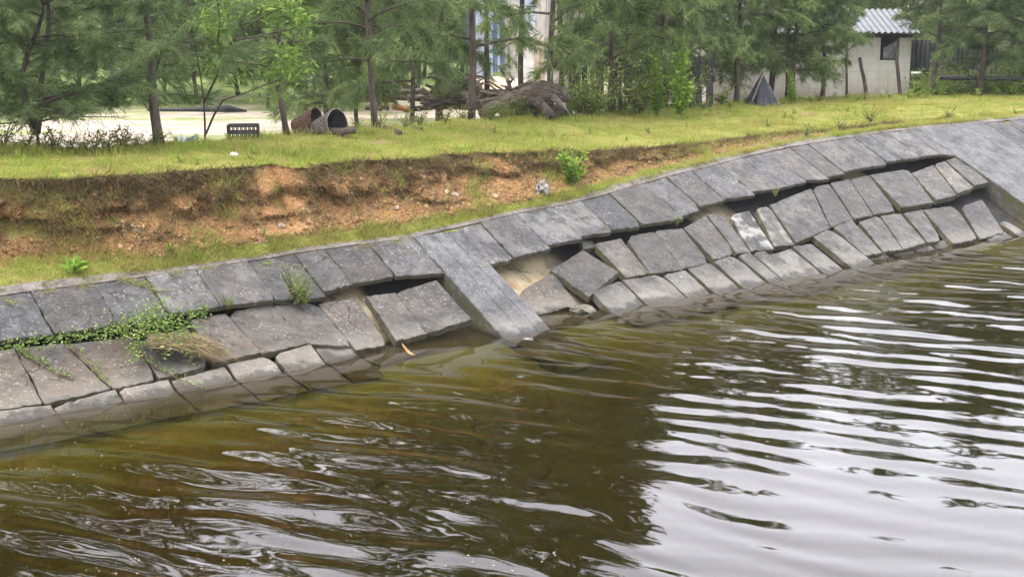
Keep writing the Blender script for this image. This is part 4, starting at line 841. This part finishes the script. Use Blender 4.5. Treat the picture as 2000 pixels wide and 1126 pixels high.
def crumple(name, P, s, m, label, seed, cat='litter', zf=.7):
    mb = MB(); N = 10; vs = []
    for j in range(N + 1):
        for i in range(N + 1): a, b = i / N - .5, j / N - .5; vs.append(P + np.array([a * s * (1 + .4 * fbm(a * 4 + seed, b * 4)), b * s * .5 + .3 * s * fbm(a * 4, b * 4 + seed, 2), zf * s * (.35 + .8 * fbm(a * 5 + seed, b * 5, 1)) * (1 - (2 * a) ** 2 * .5) + zf * s * b]))
    mb.add(vs, [(j * (N + 1) + i, j * (N + 1) + i + 1, (j + 1) * (N + 1) + i + 1, (j + 1) * (N + 1) + i) for j in range(N) for i in range(N)])
    o = mb.build(name, m, None, P, True); md = o.modifiers.new('thickness', 'SOLIDIFY'); md.thickness = .004; return tag(o, label, cat)
crumple('plastic_sheet', toe(1059, 380) + np.array([0, 0, .05]), .17, M['offwhite'], 'torn dirty white plastic sheet hanging on the earth face', 11, 'plastic sheet', .75)
crumple('plastic_litter', gpt(457, 303), .10, M['white'], 'small white plastic scrap lying on the grass', 5, zf=.4)
crumple('plastic_bag', gpt(352, 280), .16, M['white'], 'crumpled white plastic bag between the thick trunk and the sapling', 6, 'bag'); crumple('plastic_bag', gpt(372, 278), .13, M['blue'], 'crumpled blue plastic bag beside the white one', 9, 'bag')
# floating curled leaf
mb = MB(); Pl = at_z(792, 692, .012); N = 10; vs = []
for i in range(N + 1):
    t = i / N; wv = .055 * math.sin(math.pi * min(1, t * 1.02)) ** .7 + .002
    for s in (-1, 0, 1): vs.append(Pl + np.array([-.04 + .15 * t, -.05 * t + s * wv * .3, .12 * (1 - t) ** 2.2 + .014 * abs(s) + s * wv * .5 * (1 - t)]))
mb.add(vs, [(i * 3 + j, i * 3 + j + 1, i * 3 + j + 4, i * 3 + j + 3) for i in range(N) for j in range(2)])
o = mb.build('fallen_leaf', M['deadleaf'], None, Pl, True); md = o.modifiers.new('t', 'SOLIDIFY'); md.thickness = .003; tag(o, 'curled orange brown dead leaf floating near the raised dark slab', 'leaf')
crumple('plastic_scrap', at_z(1032, 662, .004), .10, M['offwhite'], 'pale scrap floating at the foot of the near rib', 8, 'litter', .15)
# foam specks drifting on the left water
n_ = 1000; px = rng.uniform(-20, 1400, n_) ** 1.0; py = 800 + 330 * rng.uniform(0, 1, n_) ** .8; Pf = np.array([at_z(a, b, 0) for a, b in zip(px, py)]); fx = (vnoise(Pf[:, 0], Pf[:, 1], .8, 61) + .6 * vnoise(Pf[:, 0], Pf[:, 1], 2.5, 62)) > -.1 + .9 * np.clip((px - 700) / 700, 0, 1)
Pf = Pf[fx]; ix = np.clip(np.searchsorted(xs, Pf[:, 0]), 1, nx - 1); iy = np.clip(np.searchsorted(ys, Pf[:, 1]), 1, ny - 1); Pf[:, 2] = Hh[iy, ix] + .002; n_ = len(Pf); rs = .003 + .005 * rng.uniform(0, 1, n_) ** 4
an = np.arange(6) * math.pi / 3; ringv = np.stack([np.cos(an), np.sin(an), np.zeros(6)], 1); Vf = (Pf[:, None] + ringv[None] * rs[:, None, None]); topv = Pf + np.stack([np.zeros(n_), np.zeros(n_), rs * .6], 1)
Vf = np.concatenate([Vf, topv[:, None]], 1).reshape(-1, 3); Ff = (np.array([[i, (i + 1) % 6, 6] for i in range(6)])[None] + np.arange(n_)[:, None, None] * 7).reshape(-1, 3)
tag(link('foam_specks', np_mesh('foam_specks', Vf, Ff), M['foam']), 'tiny pale foam specks drifting on the brown water', 'foam', kind='stuff')

# ------------------------------------------------------------------ things behind the grass
# driftwood
Pd = gpt(1010, 228); Yd = Pd[1]
def lp(px, py, Y): return at_y(px, py, Y)
mb = MB(); mb.tube([lp(938, 224, Yd - .15), lp(965, 209, Yd), lp(1000, 196, Yd + .05), (lp(1035, 186, Yd + .1)), lp(1068, 181, Yd + .15), lp(1095, 184, Yd + .2), lp(1112, 196, Yd + .2)], [.07, .11, .14, .155, .16, .135, .05], 26, rough=.02)
for k_, v_ in enumerate(list(mb.v)):          # twisted grain: ridges and hollows running along the trunk
    i_, j_ = divmod(k_, 26); tt = j_ / 26 * 2 * math.pi + i_ * .22; c0 = np.mean([mb.v[i_ * 26 + m2] for m2 in range(26)], axis=0) if j_ == 0 else c0
    mb.v[k_] = tuple(c0 + (np.array(v_) - c0) * (1 + .10 * math.sin(3 * tt + 1) + .09 * math.sin(7 * tt) + .06 * math.sin(11 * tt + 2)))
mb.tube([lp(975, 222, Yd + .05), lp(1005, 205, Yd + .02), lp(1045, 196, Yd - .03), lp(1080, 201, Yd + .05)], [.03, .07, .08, .04], 9, rough=.18)
mb.tube([lp(1000, 190, Yd + .1), lp(1030, 172, Yd + .2), lp(1060, 164, Yd + .25), lp(1092, 168, Yd + .3)], [.02, .06, .07, .03], 9, rough=.18)
mb.tube([lp(990, 222, Yd + .25), lp(1040, 216, Yd + .3), lp(1100, 216, Yd + .3)], [.10, .14, .10], 9, rough=.15)
dr = empty('driftwood_log', Pd, 'big twisted grey driftwood log lying at the back edge of the grass', 'log')
o = mb.build('trunk', M['drift'], dr, None, True); o.data.transform(__import__('mathutils').Matrix.Translation(-Vector(Pd)))
mb = MB(); mb.tube([lp(1040, 198, Yd + .05), lp(1058, 207, Yd - .06), lp(1072, 222, Yd - .14), lp(1076, 232, Yd - .16)], [.10, .10, .095, .09], 12, rough=.12); o = mb.build('branch_stub', M['bark'], dr, None, True); o.data.transform(__import__('mathutils').Matrix.Translation(-Vector(Pd)))
mb = MB(); mb.tube([lp(1080, 190, Yd), lp(1098, 206, Yd - .1), lp(1112, 224, Yd - .05)], [.07, .05, .02], 8, rough=.15)
o = mb.build('root', M['wood'], dr, None, True); o.data.transform(__import__('mathutils').Matrix.Translation(-Vector(Pd)))

def log(pa, pb, ra, rb, m, label, name='log', cat='log', n_=8, bend=.04, ends=None):
    pa, pb = np.asarray(pa), np.asarray(pb); md = (pa + pb) / 2 + rng.normal(0, bend, 3) * np.array([1, 1, .6]); cen = (pa + pb) / 2
    mb = MB(); mb.tube([pa, (pa + md) / 2 + rng.normal(0, bend * .3, 3), md, (pb + md) / 2 + rng.normal(0, bend * .3, 3), pb], np.linspace(ra, rb, 5), n_, rough=.1)
    o = mb.build(name, m, None, cen); 
    if ends: o.data.materials.append(ends); [setattr(p, 'material_index', 1) for p in o.data.polygons if len(p.vertices) > 4]
    return tag(o, label, cat)
YW = 34.0
for a, b, ra, rb, m, lab in [((690, 196), (845, 188), .07, .05, 'wood', 'long grey log low in the wood stack'), ((700, 186), (850, 196), .06, .06, 'bark', 'dark log crossing the wood stack'), ((705, 178), (830, 176), .07, .06, 'wood', 'grey log in the middle of the wood stack'),
                        ((715, 168), (810, 170), .05, .05, 'bark', 'thin dark log near the top of the wood stack'), ((730, 163), (800, 166), .05, .045, 'cut', 'yellowish peeled log on top of the wood stack'), ((738, 191), (768, 193), .08, .08, 'cut', 'short orange log showing fresh wood, in front of the stack'),
                        ((778, 160), (800, 200), .05, .03, 'wood', 'forked grey branch standing against the wood stack'), ((650, 190), (700, 160), .05, .04, 'wood', 'pale branch leaning on the left end of the wood stack'), ((628, 188), (660, 214), .09, .06, 'wood', 'splintered grey stump piece behind the cone baskets'),
                        ((712, 210), (760, 212), .06, .05, 'wood', 'short pale log lying before the wood stack'), ((765, 208), (800, 215), .07, .06, 'cut', 'orange split log right of the short pale one'), ((800, 213), (850, 208), .06, .05, 'bark', 'dark split log before the brush pile'), ((832, 200), (846, 212), .09, .08, 'cut', 'round orange firewood block right of the wood stack')]:
    dz = R.uniform(-.3, .3); log(at_y(*a, YW + dz), at_y(*b, YW + dz + R.uniform(-.2, .2)), ra * 1.1, rb * 1.1, M[m], lab, 'log' if rb > .05 else 'branch', 'log' if rb > .05 else 'branch', ends=M['cut'])
def brush(name, px0, px1, py0, py1, Y, n_, label, rmax=.035):
    mb = MB(); cx, cy = (px0 + px1) / 2, py1
    for i in range(n_):
        x = R.uniform(px0, px1); top = py0 + (py1 - py0) * abs((x - cx) / (px1 - px0) * 2) ** 1.6; y = R.uniform(top, py1); a = R.gauss(.35, .6); Lp = R.uniform(18, 52) * 34 / Y
        dx, dy = math.cos(a) * Lp, math.sin(a) * Lp * .7; p0 = at_y(x - dx, min(y - dy, py1 + 3), Y + R.uniform(-.7, .7)); p1 = at_y(x + dx, min(y + dy, py1 + 3), Y + R.uniform(-.7, .7)); mid = (p0 + p1) / 2 + rng.normal(0, .05, 3); r0 = rmax * R.uniform(.3, 1)
        mb.tube([p0, mid, p1], [r0, r0 * .85, r0 * .5], 5, rough=.1)
    return tag(mb.build(name, M['wood'], None, at_y(cx, py1, Y)), label, 'brush pile', kind='stuff')
brush('brush_pile', 858, 945, 142, 210, 31.5, 150, 'tangled heap of grey sticks and roots behind the open casuarina', .045)
brush('brush_pile', 862, 925, 46, 100, 44, 130, 'far pale heap of sticks beside the blue sheet wall', .04)
brush('brush_pile', 965, 1020, 176, 196, 28, 26, 'low dark sticks just behind the driftwood log', .05)
log(at_y(868, 150, 30.8), at_y(930, 200, 30.2), .09, .08, M['wood'], 'thick reddish grey trunk slanting across the brush pile', bend=.05); log(at_y(925, 165, 30.3), at_y(955, 215, 29.9), .17, .10, M['wood'], 'wide pale slab of wood at the right end of the brush pile', bend=.02)
# cone baskets
def cone(P, axis, L_, r0, r1, m, label):
    ax = np.asarray(axis, float); ax /= np.linalg.norm(ax); a = np.cross(ax, [0, 0, 1.]); a /= np.linalg.norm(a); b = np.cross(a, ax); root = empty('cone_basket', P, label, 'basket', 'cone baskets lying on the grass'); n_ = 28
    def shell(rs, ts): 
        mb = MB(); vs = [ax * (L_ * t) + (a * math.cos(k * 2 * math.pi / n_) + b * math.sin(k * 2 * math.pi / n_)) * r for r, t in zip(rs, ts) for k in range(n_)]
        mb.add(vs, [(i * n_ + k, i * n_ + (k + 1) % n_, (i + 1) * n_ + (k + 1) % n_, (i + 1) * n_ + k) for i in range(len(rs) - 1) for k in range(n_)]); return mb
    k_ = 9; ts = np.linspace(0, 1, k_); rs = r0 + (r1 - r0) * ts + .004 * np.sin(np.arange(k_) * 2.5); shell(rs, ts).build('wicker_wall', m, root)
    shell(rs[::-1] - .012, ts[::-1]).build('inner_shade', M['dark'], root); mb = MB(); mb.tube([ax * L_ + (a * math.cos(k * 2 * math.pi / 24) + b * math.sin(k * 2 * math.pi / 24)) * (r1 - .004) for k in range(25)], .011, 6, cap=False); mb.build('rim', m, root)  # inner shell is near-black: the shade inside the basket put into its colour
    mb = MB(); mb.add([ax * .004 + (a * math.cos(k * 2 * math.pi / n_) + b * math.sin(k * 2 * math.pi / n_)) * r0 for k in range(n_)], [tuple(range(n_))]); mb.build('bottom', m, root); return root
Yc = gpt(620, 258)[1]
cone(at_y(574, 247, Yc + .1), (1, -.30, .22), .40, .10, .225, M['redweave'], 'reddish brown cone basket lying on its side, left of the pair'); cone(at_y(617, 250, Yc - .25), (1, -.62, .20), .42, .11, .24, M['greyweave'], 'grey cone basket with its dark mouth turned to the water, right of the pair')
log(at_y(578, 258, Yc - .35), at_y(694, 253, Yc - .62), .045, .055, M['bark'], 'thin dark log lying along the front of the two cone baskets')
log(gpt(752, 252) + np.array([0, 0, .03]), gpt(782, 266) + np.array([0, 0, .03]), .05, .04, M['bark'], 'broken bark chunk on the grass at the foot of the crooked trunk', 'bark_chunk', 'bark chunk'); log(gpt(798, 258) + np.array([0, 0, .02]), gpt(824, 258) + np.array([0, 0, .03]), .035, .045, M['bark'], 'small dark bark lump on the grass right of the broken chunk', 'bark_chunk', 'bark chunk')
# plastic crate: lattice sides, open top
Pc = gpt(476, 268); root = empty('plastic_crate', Pc, 'dark plastic crate with open lattice sides on the grass left of the baskets', 'crate'); root.rotation_euler = (0, 0, .12); root.scale = (1.05, 1.05, 1.35)
def lattice(wd, ht, n_):
    mb = MB(); 
    for z in (.012, ht * .5, ht - .012): mb.box((0, 0, z), wd, .010, .024)
    for i in range(n_ + 1): mb.box((-wd / 2 + .008 + (wd - .016) * i / n_, .001, ht / 2), .016, .012, ht - .002)
    return mb
for dx, dy, rz, wd in ((0, -.13, 0, .40), (0, .13, 0, .40), (-.205, 0, math.pi / 2, .26), (.205, 0, math.pi / 2, .26)): o = lattice(wd, .165, 7 if wd > .3 else 5).build('side_panel', M['crate'], root); o.location = (dx, dy, 0); o.rotation_euler = (0, 0, rz)
mb = MB(); mb.box((0, 0, .004), .40, .25, .008); mb.build('bottom', M['crate'], root)
# dark sheet lying on the sand, cloth bundle, white tarpaulin
mb = MB(); YT = 2.97 * F / 218; mb.tube([at_y(288, 215, YT), at_y(320, 214, YT), at_y(370, 214.5, YT), at_y(420, 214, YT + .3), at_y(445, 212, YT + .3), at_y(482, 217, YT + .4)], [.03, .06, .07, .10, .12, .03], 10, rough=.15, flat=.8); tag(mb.build('rolled_tarpaulin', M['tarp'], None, at_y(380, 218, YT), True), 'long dark rolled tarpaulin lying on the sand behind the thick trunk', 'tarpaulin')
Yb = 48.; Pb = at_y(242, 160, Yb); Pb[2] = ZSAND; root = empty('cloth_bundle', Pb, 'blue and grey cloths draped on a post left of the thick trunk', 'cloth bundle'); h0 = at_y(242, 92, Yb)[2] - ZSAND
mb = MB(); mb.tube([(0, 0, 0), (0, 0, h0)], .03, 6); mb.build('post', M['bark'], root)
def drape(z0, z1, r0, r1, m, nm, sd):
    mb = MB(); N = 18; rows_ = 7; mb.add([((r0 + (r1 - r0) * j / 6) * (1 + .25 * math.sin(i * 2.1 + sd + j * .4)) * math.cos(i * 2 * math.pi / N), (r0 + (r1 - r0) * j / 6) * .7 * math.sin(i * 2 * math.pi / N), z0 + (z1 - z0) * j / 6) for j in range(rows_) for i in range(N)], [(j * N + i, j * N + (i + 1) % N, (j + 1) * N + (i + 1) % N, (j + 1) * N + i) for j in range(rows_ - 1) for i in range(N)]); mb.build(nm, m, root, None, True)
drape(h0 - .02, h0 - .42, .08, .13, M['blue'], 'blue_cloth', 1); drape(h0 - .38, max(.1, h0 - 1.15), .13, .34, M['greycloth'], 'grey_cloth', 2)
Yt = 44.; Pt = at_y(625, 165, Yt); mb = MB(); N = 18; vs = []
for j in range(N + 1):
    for i in range(N + 1): a, b = i / N * 2 - 1, j / N * 2 - 1; vs.append(Pt + np.array([a * .62, b * .6, max(0, (1 - abs(a) ** 1.5) * (1 - b * b)) * .52 + .06 * fbm(a * 3, b * 3)]))
mb.add(vs, [(j * (N + 1) + i, j * (N + 1) + i + 1, (j + 1) * (N + 1) + i + 1, (j + 1) * (N + 1) + i) for j in range(N) for i in range(N)]); o = mb.build('white_tarpaulin', M['white'], None, Pt, True); tag(o, 'white tarpaulin humped over a heap behind the sapling', 'tarpaulin')
# blue sheet shed and its boards
def panel(mb, px0, px1, py0, py1, Y, corr=.02, pitch=.13):
    a = at_y(px0, py1, Y); b = at_y(px1, py1, Y); z1 = at_y(px0, py0, Y)[2]; L_ = b[0] - a[0]; n_ = max(6, int(L_ / pitch * 6)); vs = []
    for i in range(n_ + 1): 
        x = a[0] + L_ * i / n_; y = Y + corr * math.sin(i * 2 * math.pi / 6); vs += [(x, y, a[2]), (x, y, z1)]
    mb.add(vs, [(i * 2, i * 2 + 2, i * 2 + 3, i * 2 + 1) for i in range(n_)])
def thick(o, t): md = o.modifiers.new('t', 'SOLIDIFY'); md.thickness = t; md.offset = 0; return o
Ysh = 42.; root = empty('sheet_shed', at_y(1000, 172, Ysh), 'shed walled with blue sheets and pale boards behind the sand mound', 'shed')
from mathutils import Matrix
def child(mb, nm, m, root, t=None, smooth=False):
    o = mb.build(nm, m, root, None, smooth); o.data.transform(Matrix.Translation(-root.location))
    if t: thick(o, t)
    return o
for i, (x0, x1, y0, y1, m, dy) in enumerate([(912, 930, -70, 120, 'deepblue', .1), (930, 962, -70, 160, 'sheetblue', 0), (962, 972, -70, 140, 'deepblue', .05), (972, 976, -70, 140, 'sheetblue', .02), (976, 986, -70, 140, 'deepblue', .05), (986, 1012, -70, 168, 'board', .02), (1012, 1044, 60, 170, 'white', .04), (1044, 1062, 74, 172, 'beige', .0), (1044, 1070, -70, 74, 'board', .08), (1012, 1044, -70, 60, 'sheetblue', .04), (1062, 1140, -70, 174, 'greywall', .09)]):
    mb = MB(); panel(mb, x0, x1, y0, y1, Ysh + dy, .0 if m in ('greywall', 'white') else .018, .16); child(mb, 'wall_panel', M[m], root, .02)
mb = MB(); p0 = at_y(1066, 175, Ysh - .3); p1 = at_y(1066, 100, Ysh - .3); mb.tube([p0, p1], .04, 6); child(mb, 'post', M['board'], root)
mb = MB(); N = 24; Pm = at_y(1010, 172, 39.5); Pm[2] = ZSAND - .02; vs = []
for j in range(N + 1):
    for i in range(N + 1): a, b = i / N * 2 - 1, j / N * 2 - 1; vs.append(Pm + np.array([a * 2.3, b * 1.6, .78 * max(0, 1 - (a + .35) ** 2 * .6 - .4 * max(0, a)) * max(0, 1 - b * b) * max(0, 1 - a ** 4) + .05 * fbm(a * 4, b * 4)]))
mb.add(vs, [(j * (N + 1) + i, j * (N + 1) + i + 1, (j + 1) * (N + 1) + i + 1, (j + 1) * (N + 1) + i) for j in range(N) for i in range(N)])
g = G('mound_sand', .95, .1); g.base(g.mix(g.rng(g.noise(3, 6), .35, .65), (.36, .27, .19), (.50, .40, .30))); g.bump(g.noise(9, 6), .6, .04); tag(mb.build('sand_mound', g.m, None, Pm, True), 'low mound of pinkish sand in front of the blue sheet shed', 'sand mound')
# dark old boards
Yf = 28.6; root = empty('board_fence', at_y(1160, 205, Yf), 'old dark board fence behind the bushes in the middle', 'fence')
for i, (x0, x1, y0, lean) in enumerate([(1106, 1119, 108, 8), (1120, 1131, 104, 6), (1136, 1147, 128, 0), (1152, 1160, 135, 1), (1166, 1180, 118, -2), (1190, 1204, 122, 3), (1206, 1214, 150, 0), (1222, 1234, 140, 2), (1246, 1256, 150, 0), (1340, 1352, 118, -5), (1360, 1372, 110, -4), (1378, 1390, 104, 4)]):
    mb = MB(); a, b = at_y(x0, 214, Yf + .1 * (i % 3)), at_y(x1, 214, Yf + .1 * (i % 3)); c_, d_ = at_y(x1 + lean, y0, Yf + .1 * (i % 3)), at_y(x0 + lean, y0 + 3, Yf + .1 * (i % 3)); o3 = np.array([0, .03, 0]); mb.add([a, b, c_, d_, a + o3, b + o3, c_ + o3, d_ + o3], [(0, 1, 2, 3), (7, 6, 5, 4), (0, 4, 5, 1), (1, 5, 6, 2), (2, 6, 7, 3), (3, 7, 4, 0)]); child(mb, 'board', M['timber'], root)
# tarpaulin tent
Pk = gpt(1492, 208); Pk[2] -= .05; Yk = Pk[1]; root = empty('tarpaulin_tent', Pk, 'small pointed tent of dark blue grey tarpaulin behind the grass', 'tent'); apx = at_y(1489, 143, Yk + .25) - Pk; N = 40; vs = []
for j in range(9):
    t = j / 8
    for i in range(N):
        a = i * 2 * math.pi / N; sq = 1 / max(abs(math.cos(a)), abs(math.sin(a))) ** .55; rr_ = (.36 * t + .015) * sq * (1 + .10 * math.sin(i * 1.9) * t + .05 * fbm(i * .7, t * 3)); vs.append((apx[0] * (1 - t) + rr_ * math.cos(a + .5), apx[1] * (1 - t) + .25 * t + rr_ * .8 * math.sin(a + .5), apx[2] * (1 - t)))
mb = MB(); mb.add(vs, [(j * N + i, (j + 1) * N + i, (j + 1) * N + (i + 1) % N, j * N + (i + 1) % N) for j in range(8) for i in range(N)]); mb.build('sheet', M['tarp'], root, None, True)
mb = MB(); mb.tube([(apx[0] + .05, apx[1] - .05, apx[2] + .1), (-.34, -.1, .02)], .018, 5); mb.build('pole', M['wood'], root); mb = MB(); mb.tube([(apx[0] - .05, apx[1] - .02, apx[2] + .08), (.36, -.05, .02)], .015, 5); mb.build('pole', M['wood'], root)
# whitewashed hut with a corrugated roof
Yh = 36.; XA, XB = at_y(1385, 100, Yh)[0], at_y(1779, 100, Yh)[0]; ze = at_y(1779, 66, Yh)[2]; root = empty('whitewashed_hut', ((XA + XB) / 2, Yh, ZSAND), 'whitewashed block hut with a grey corrugated roof and one dark window', 'hut')
wx0, wx1 = at_y(1720, 90, Yh)[0], at_y(1757, 90, Yh)[0]; wz0, wz1 = at_y(1720, 118, Yh)[2], at_y(1720, 68, Yh)[2]; mb = MB(); zg = ZSAND - .05; T_ = .16
def bx(x0, x1, y0, y1, z0, z1): mb.box(((x0 + x1) / 2, (y0 + y1) / 2, (z0 + z1) / 2), x1 - x0, y1 - y0, z1 - z0)
bx(XA, wx0, Yh, Yh + T_, zg, ze); bx(wx1, XB, Yh, Yh + T_, zg, ze); bx(wx0, wx1, Yh, Yh + T_, zg, wz0); bx(wx0, wx1, Yh, Yh + T_, wz1, ze)
bx(XB - T_, XB, Yh + T_, Yh + 3.2, zg, ze); bx(XA, XA + T_, Yh + T_, Yh + 3.2, zg, ze); bx(XA, XB, Yh + 3.2, Yh + 3.2 + T_, zg, ze); child(mb, 'wall', M['wash'], root)
mb = MB(); bx(wx0 - .02, wx1 + .02, Yh + T_ + .25, Yh + T_ + .27, wz0 - .05, wz1 + .05); child(mb, 'interior_shade_sheet', M['dark'], root)  # near-black sheet behind the opening stands in for the dark interior
mb = MB(); vs = []
for i in range(13):
    for j in range(6): t = i / 12; vs.append((wx0 + .12 + (wx1 - wx0 - .14) * t, Yh + T_ - .02 + .03 * math.sin(t * 11 + j * .3), wz0 + .02 + (.30 + .22 * t) * j / 5))
mb.add(vs, [(i * 6 + j, i * 6 + 6 + j, i * 6 + 7 + j, i * 6 + 1 + j) for i in range(12) for j in range(5)]); child(mb, 'window_cloth', M['greycloth'], root, .006, True)
mb = MB(); n_ = 180; vs = []; xa, xb = XA - .3, XB + .14
for i in range(n_ + 1):
    x = xa + (xb - xa) * i / n_; z_ = .022 * math.sin(i * 2 * math.pi / 5.0); vs += [(x, Yh - .28, ze + .03 + z_), (x, Yh + 1.7, ze + .62 + z_), (x, Yh + 3.6, ze + .05 + z_)]
mb.add(vs, [(i * 3 + k, i * 3 + 3 + k, i * 3 + 4 + k, i * 3 + 1 + k) for i in range(n_) for k in range(2)]); child(mb, 'roof', M['iron'], root, .012)
mb = MB(); bx(XA, XB, Yh - .06, Yh - .01, ze - .10, ze - .01); child(mb, 'eave_beam', M['timber'], root)
mb = MB(); mb.tube([at_y(1780, 143, Yh - .3), at_y(1798, 143, Yh - .3)], .035, 10); pp = mb.build('waste_pipe', M['white'], None, at_y(1789, 143, Yh - .3)); pp.parent = None; tag(pp, 'short white pipe end sticking out beside the hut corner', 'pipe')
# corrugated fence
Yg = 37.5; root = empty('corrugated_fence', at_y(1900, 175, Yg), 'dark mossy corrugated iron fence right of the hut', 'fence')
for i, (x0, x1, y0, lean) in enumerate([(1775, 1812, 78, 4), (1811, 1848, 84, 0), (1847, 1886, 80, 0), (1885, 1924, 86, 2), (1923, 1962, 90, 0), (1961, 2000, 96, 0), (1999, 2040, 92, 0), (2039, 2080, 92, 0)]):
    mb = MB(); panel(mb, x0, x1, y0, 182, Yg + .03 * (i % 2), .03, .12); o = child(mb, 'sheet', M['rust'], root, .006)
root = empty('plank_panel', at_y(1835, 172, Yg - .6), 'pale weathered planks standing before the corrugated fence', 'planks')
for x0, x1, y0 in ((1812, 1818, 116), (1820, 1828, 110), (1830, 1838, 108), (1839, 1846, 112)): mb = MB(); panel(mb, x0, x1, y0, 178, Yg - .6, 0); child(mb, 'plank', M['wood'], root, .03)
# long pole on stumps
Pp = gpt(1912, 184); Yp = Pp[1] + .35; root = empty('pole_rail', Pp, 'long dark pole lying level on two stumps at the right end of the bank', 'pole')
mb = MB(); mb.tube([at_y(1836, 152, Yp), at_y(1900, 152.5, Yp), at_y(2000, 154, Yp), at_y(2120, 155, Yp)], [.056, .058, .06, .06], 12); child(mb, 'pole', M['crate'], root, None, True)
for x in (1889, 1996): mb = MB(); mb.tube([at_y(x, 192, Yp + .0), at_y(x + 1, 158, Yp)], [.05, .045], 8); child(mb, 'stump', M['bark'], root)
# cut trunks in front of the hut
for a, b, r_, lab in (((1694, 186), (1679, 112), .052, 'cut leaning trunk left of the hut window'), ((1760, 184), (1748, 90), .05, 'cut leaning trunk below the hut window')): 
    P = gpt(*a); log(P - np.array([0, 0, .1]), at_y(b[0], b[1], P[1] + .1), r_, r_ * .85, M['bark'], lab, 'tree_stump', 'stump', bend=.015, ends=M['wood'])
tree('slim', gpt(1662, 187) + np.array([0, .5, .0]), 'small casuarina sprouting beside the cut trunk before the hut wall', 1.2, .72, 'casuarinas along the bank')
log(at_y(1380, 122, 29), at_y(1396, 160, 29), .03, .07, M['bark'], 'dark hanging bark piece left of the straight casuarina', 'bark_piece', 'bark')

# ------------------------------------------------------------------ haze in the air
mb = MB(); mb.box((20, 215, 12), 420, 460, 32); hz = bpy.data.materials.new('haze_air'); hz.use_nodes = True; hn = hz.node_tree; hn.nodes.remove(hn.nodes['Principled BSDF'])
pv = hn.nodes.new('ShaderNodeVolumePrincipled'); pv.inputs['Color'].default_value = (.93, .96, 1.0, 1); pv.inputs['Density'].default_value = .0004; pv.inputs['Anisotropy'].default_value = .2
hn.links.new(pv.outputs[0], hn.nodes['Material Output'].inputs['Volume']); tag(mb.build('haze', hz), 'pale haze in the air over the canal and yard', 'haze', kind='stuff')
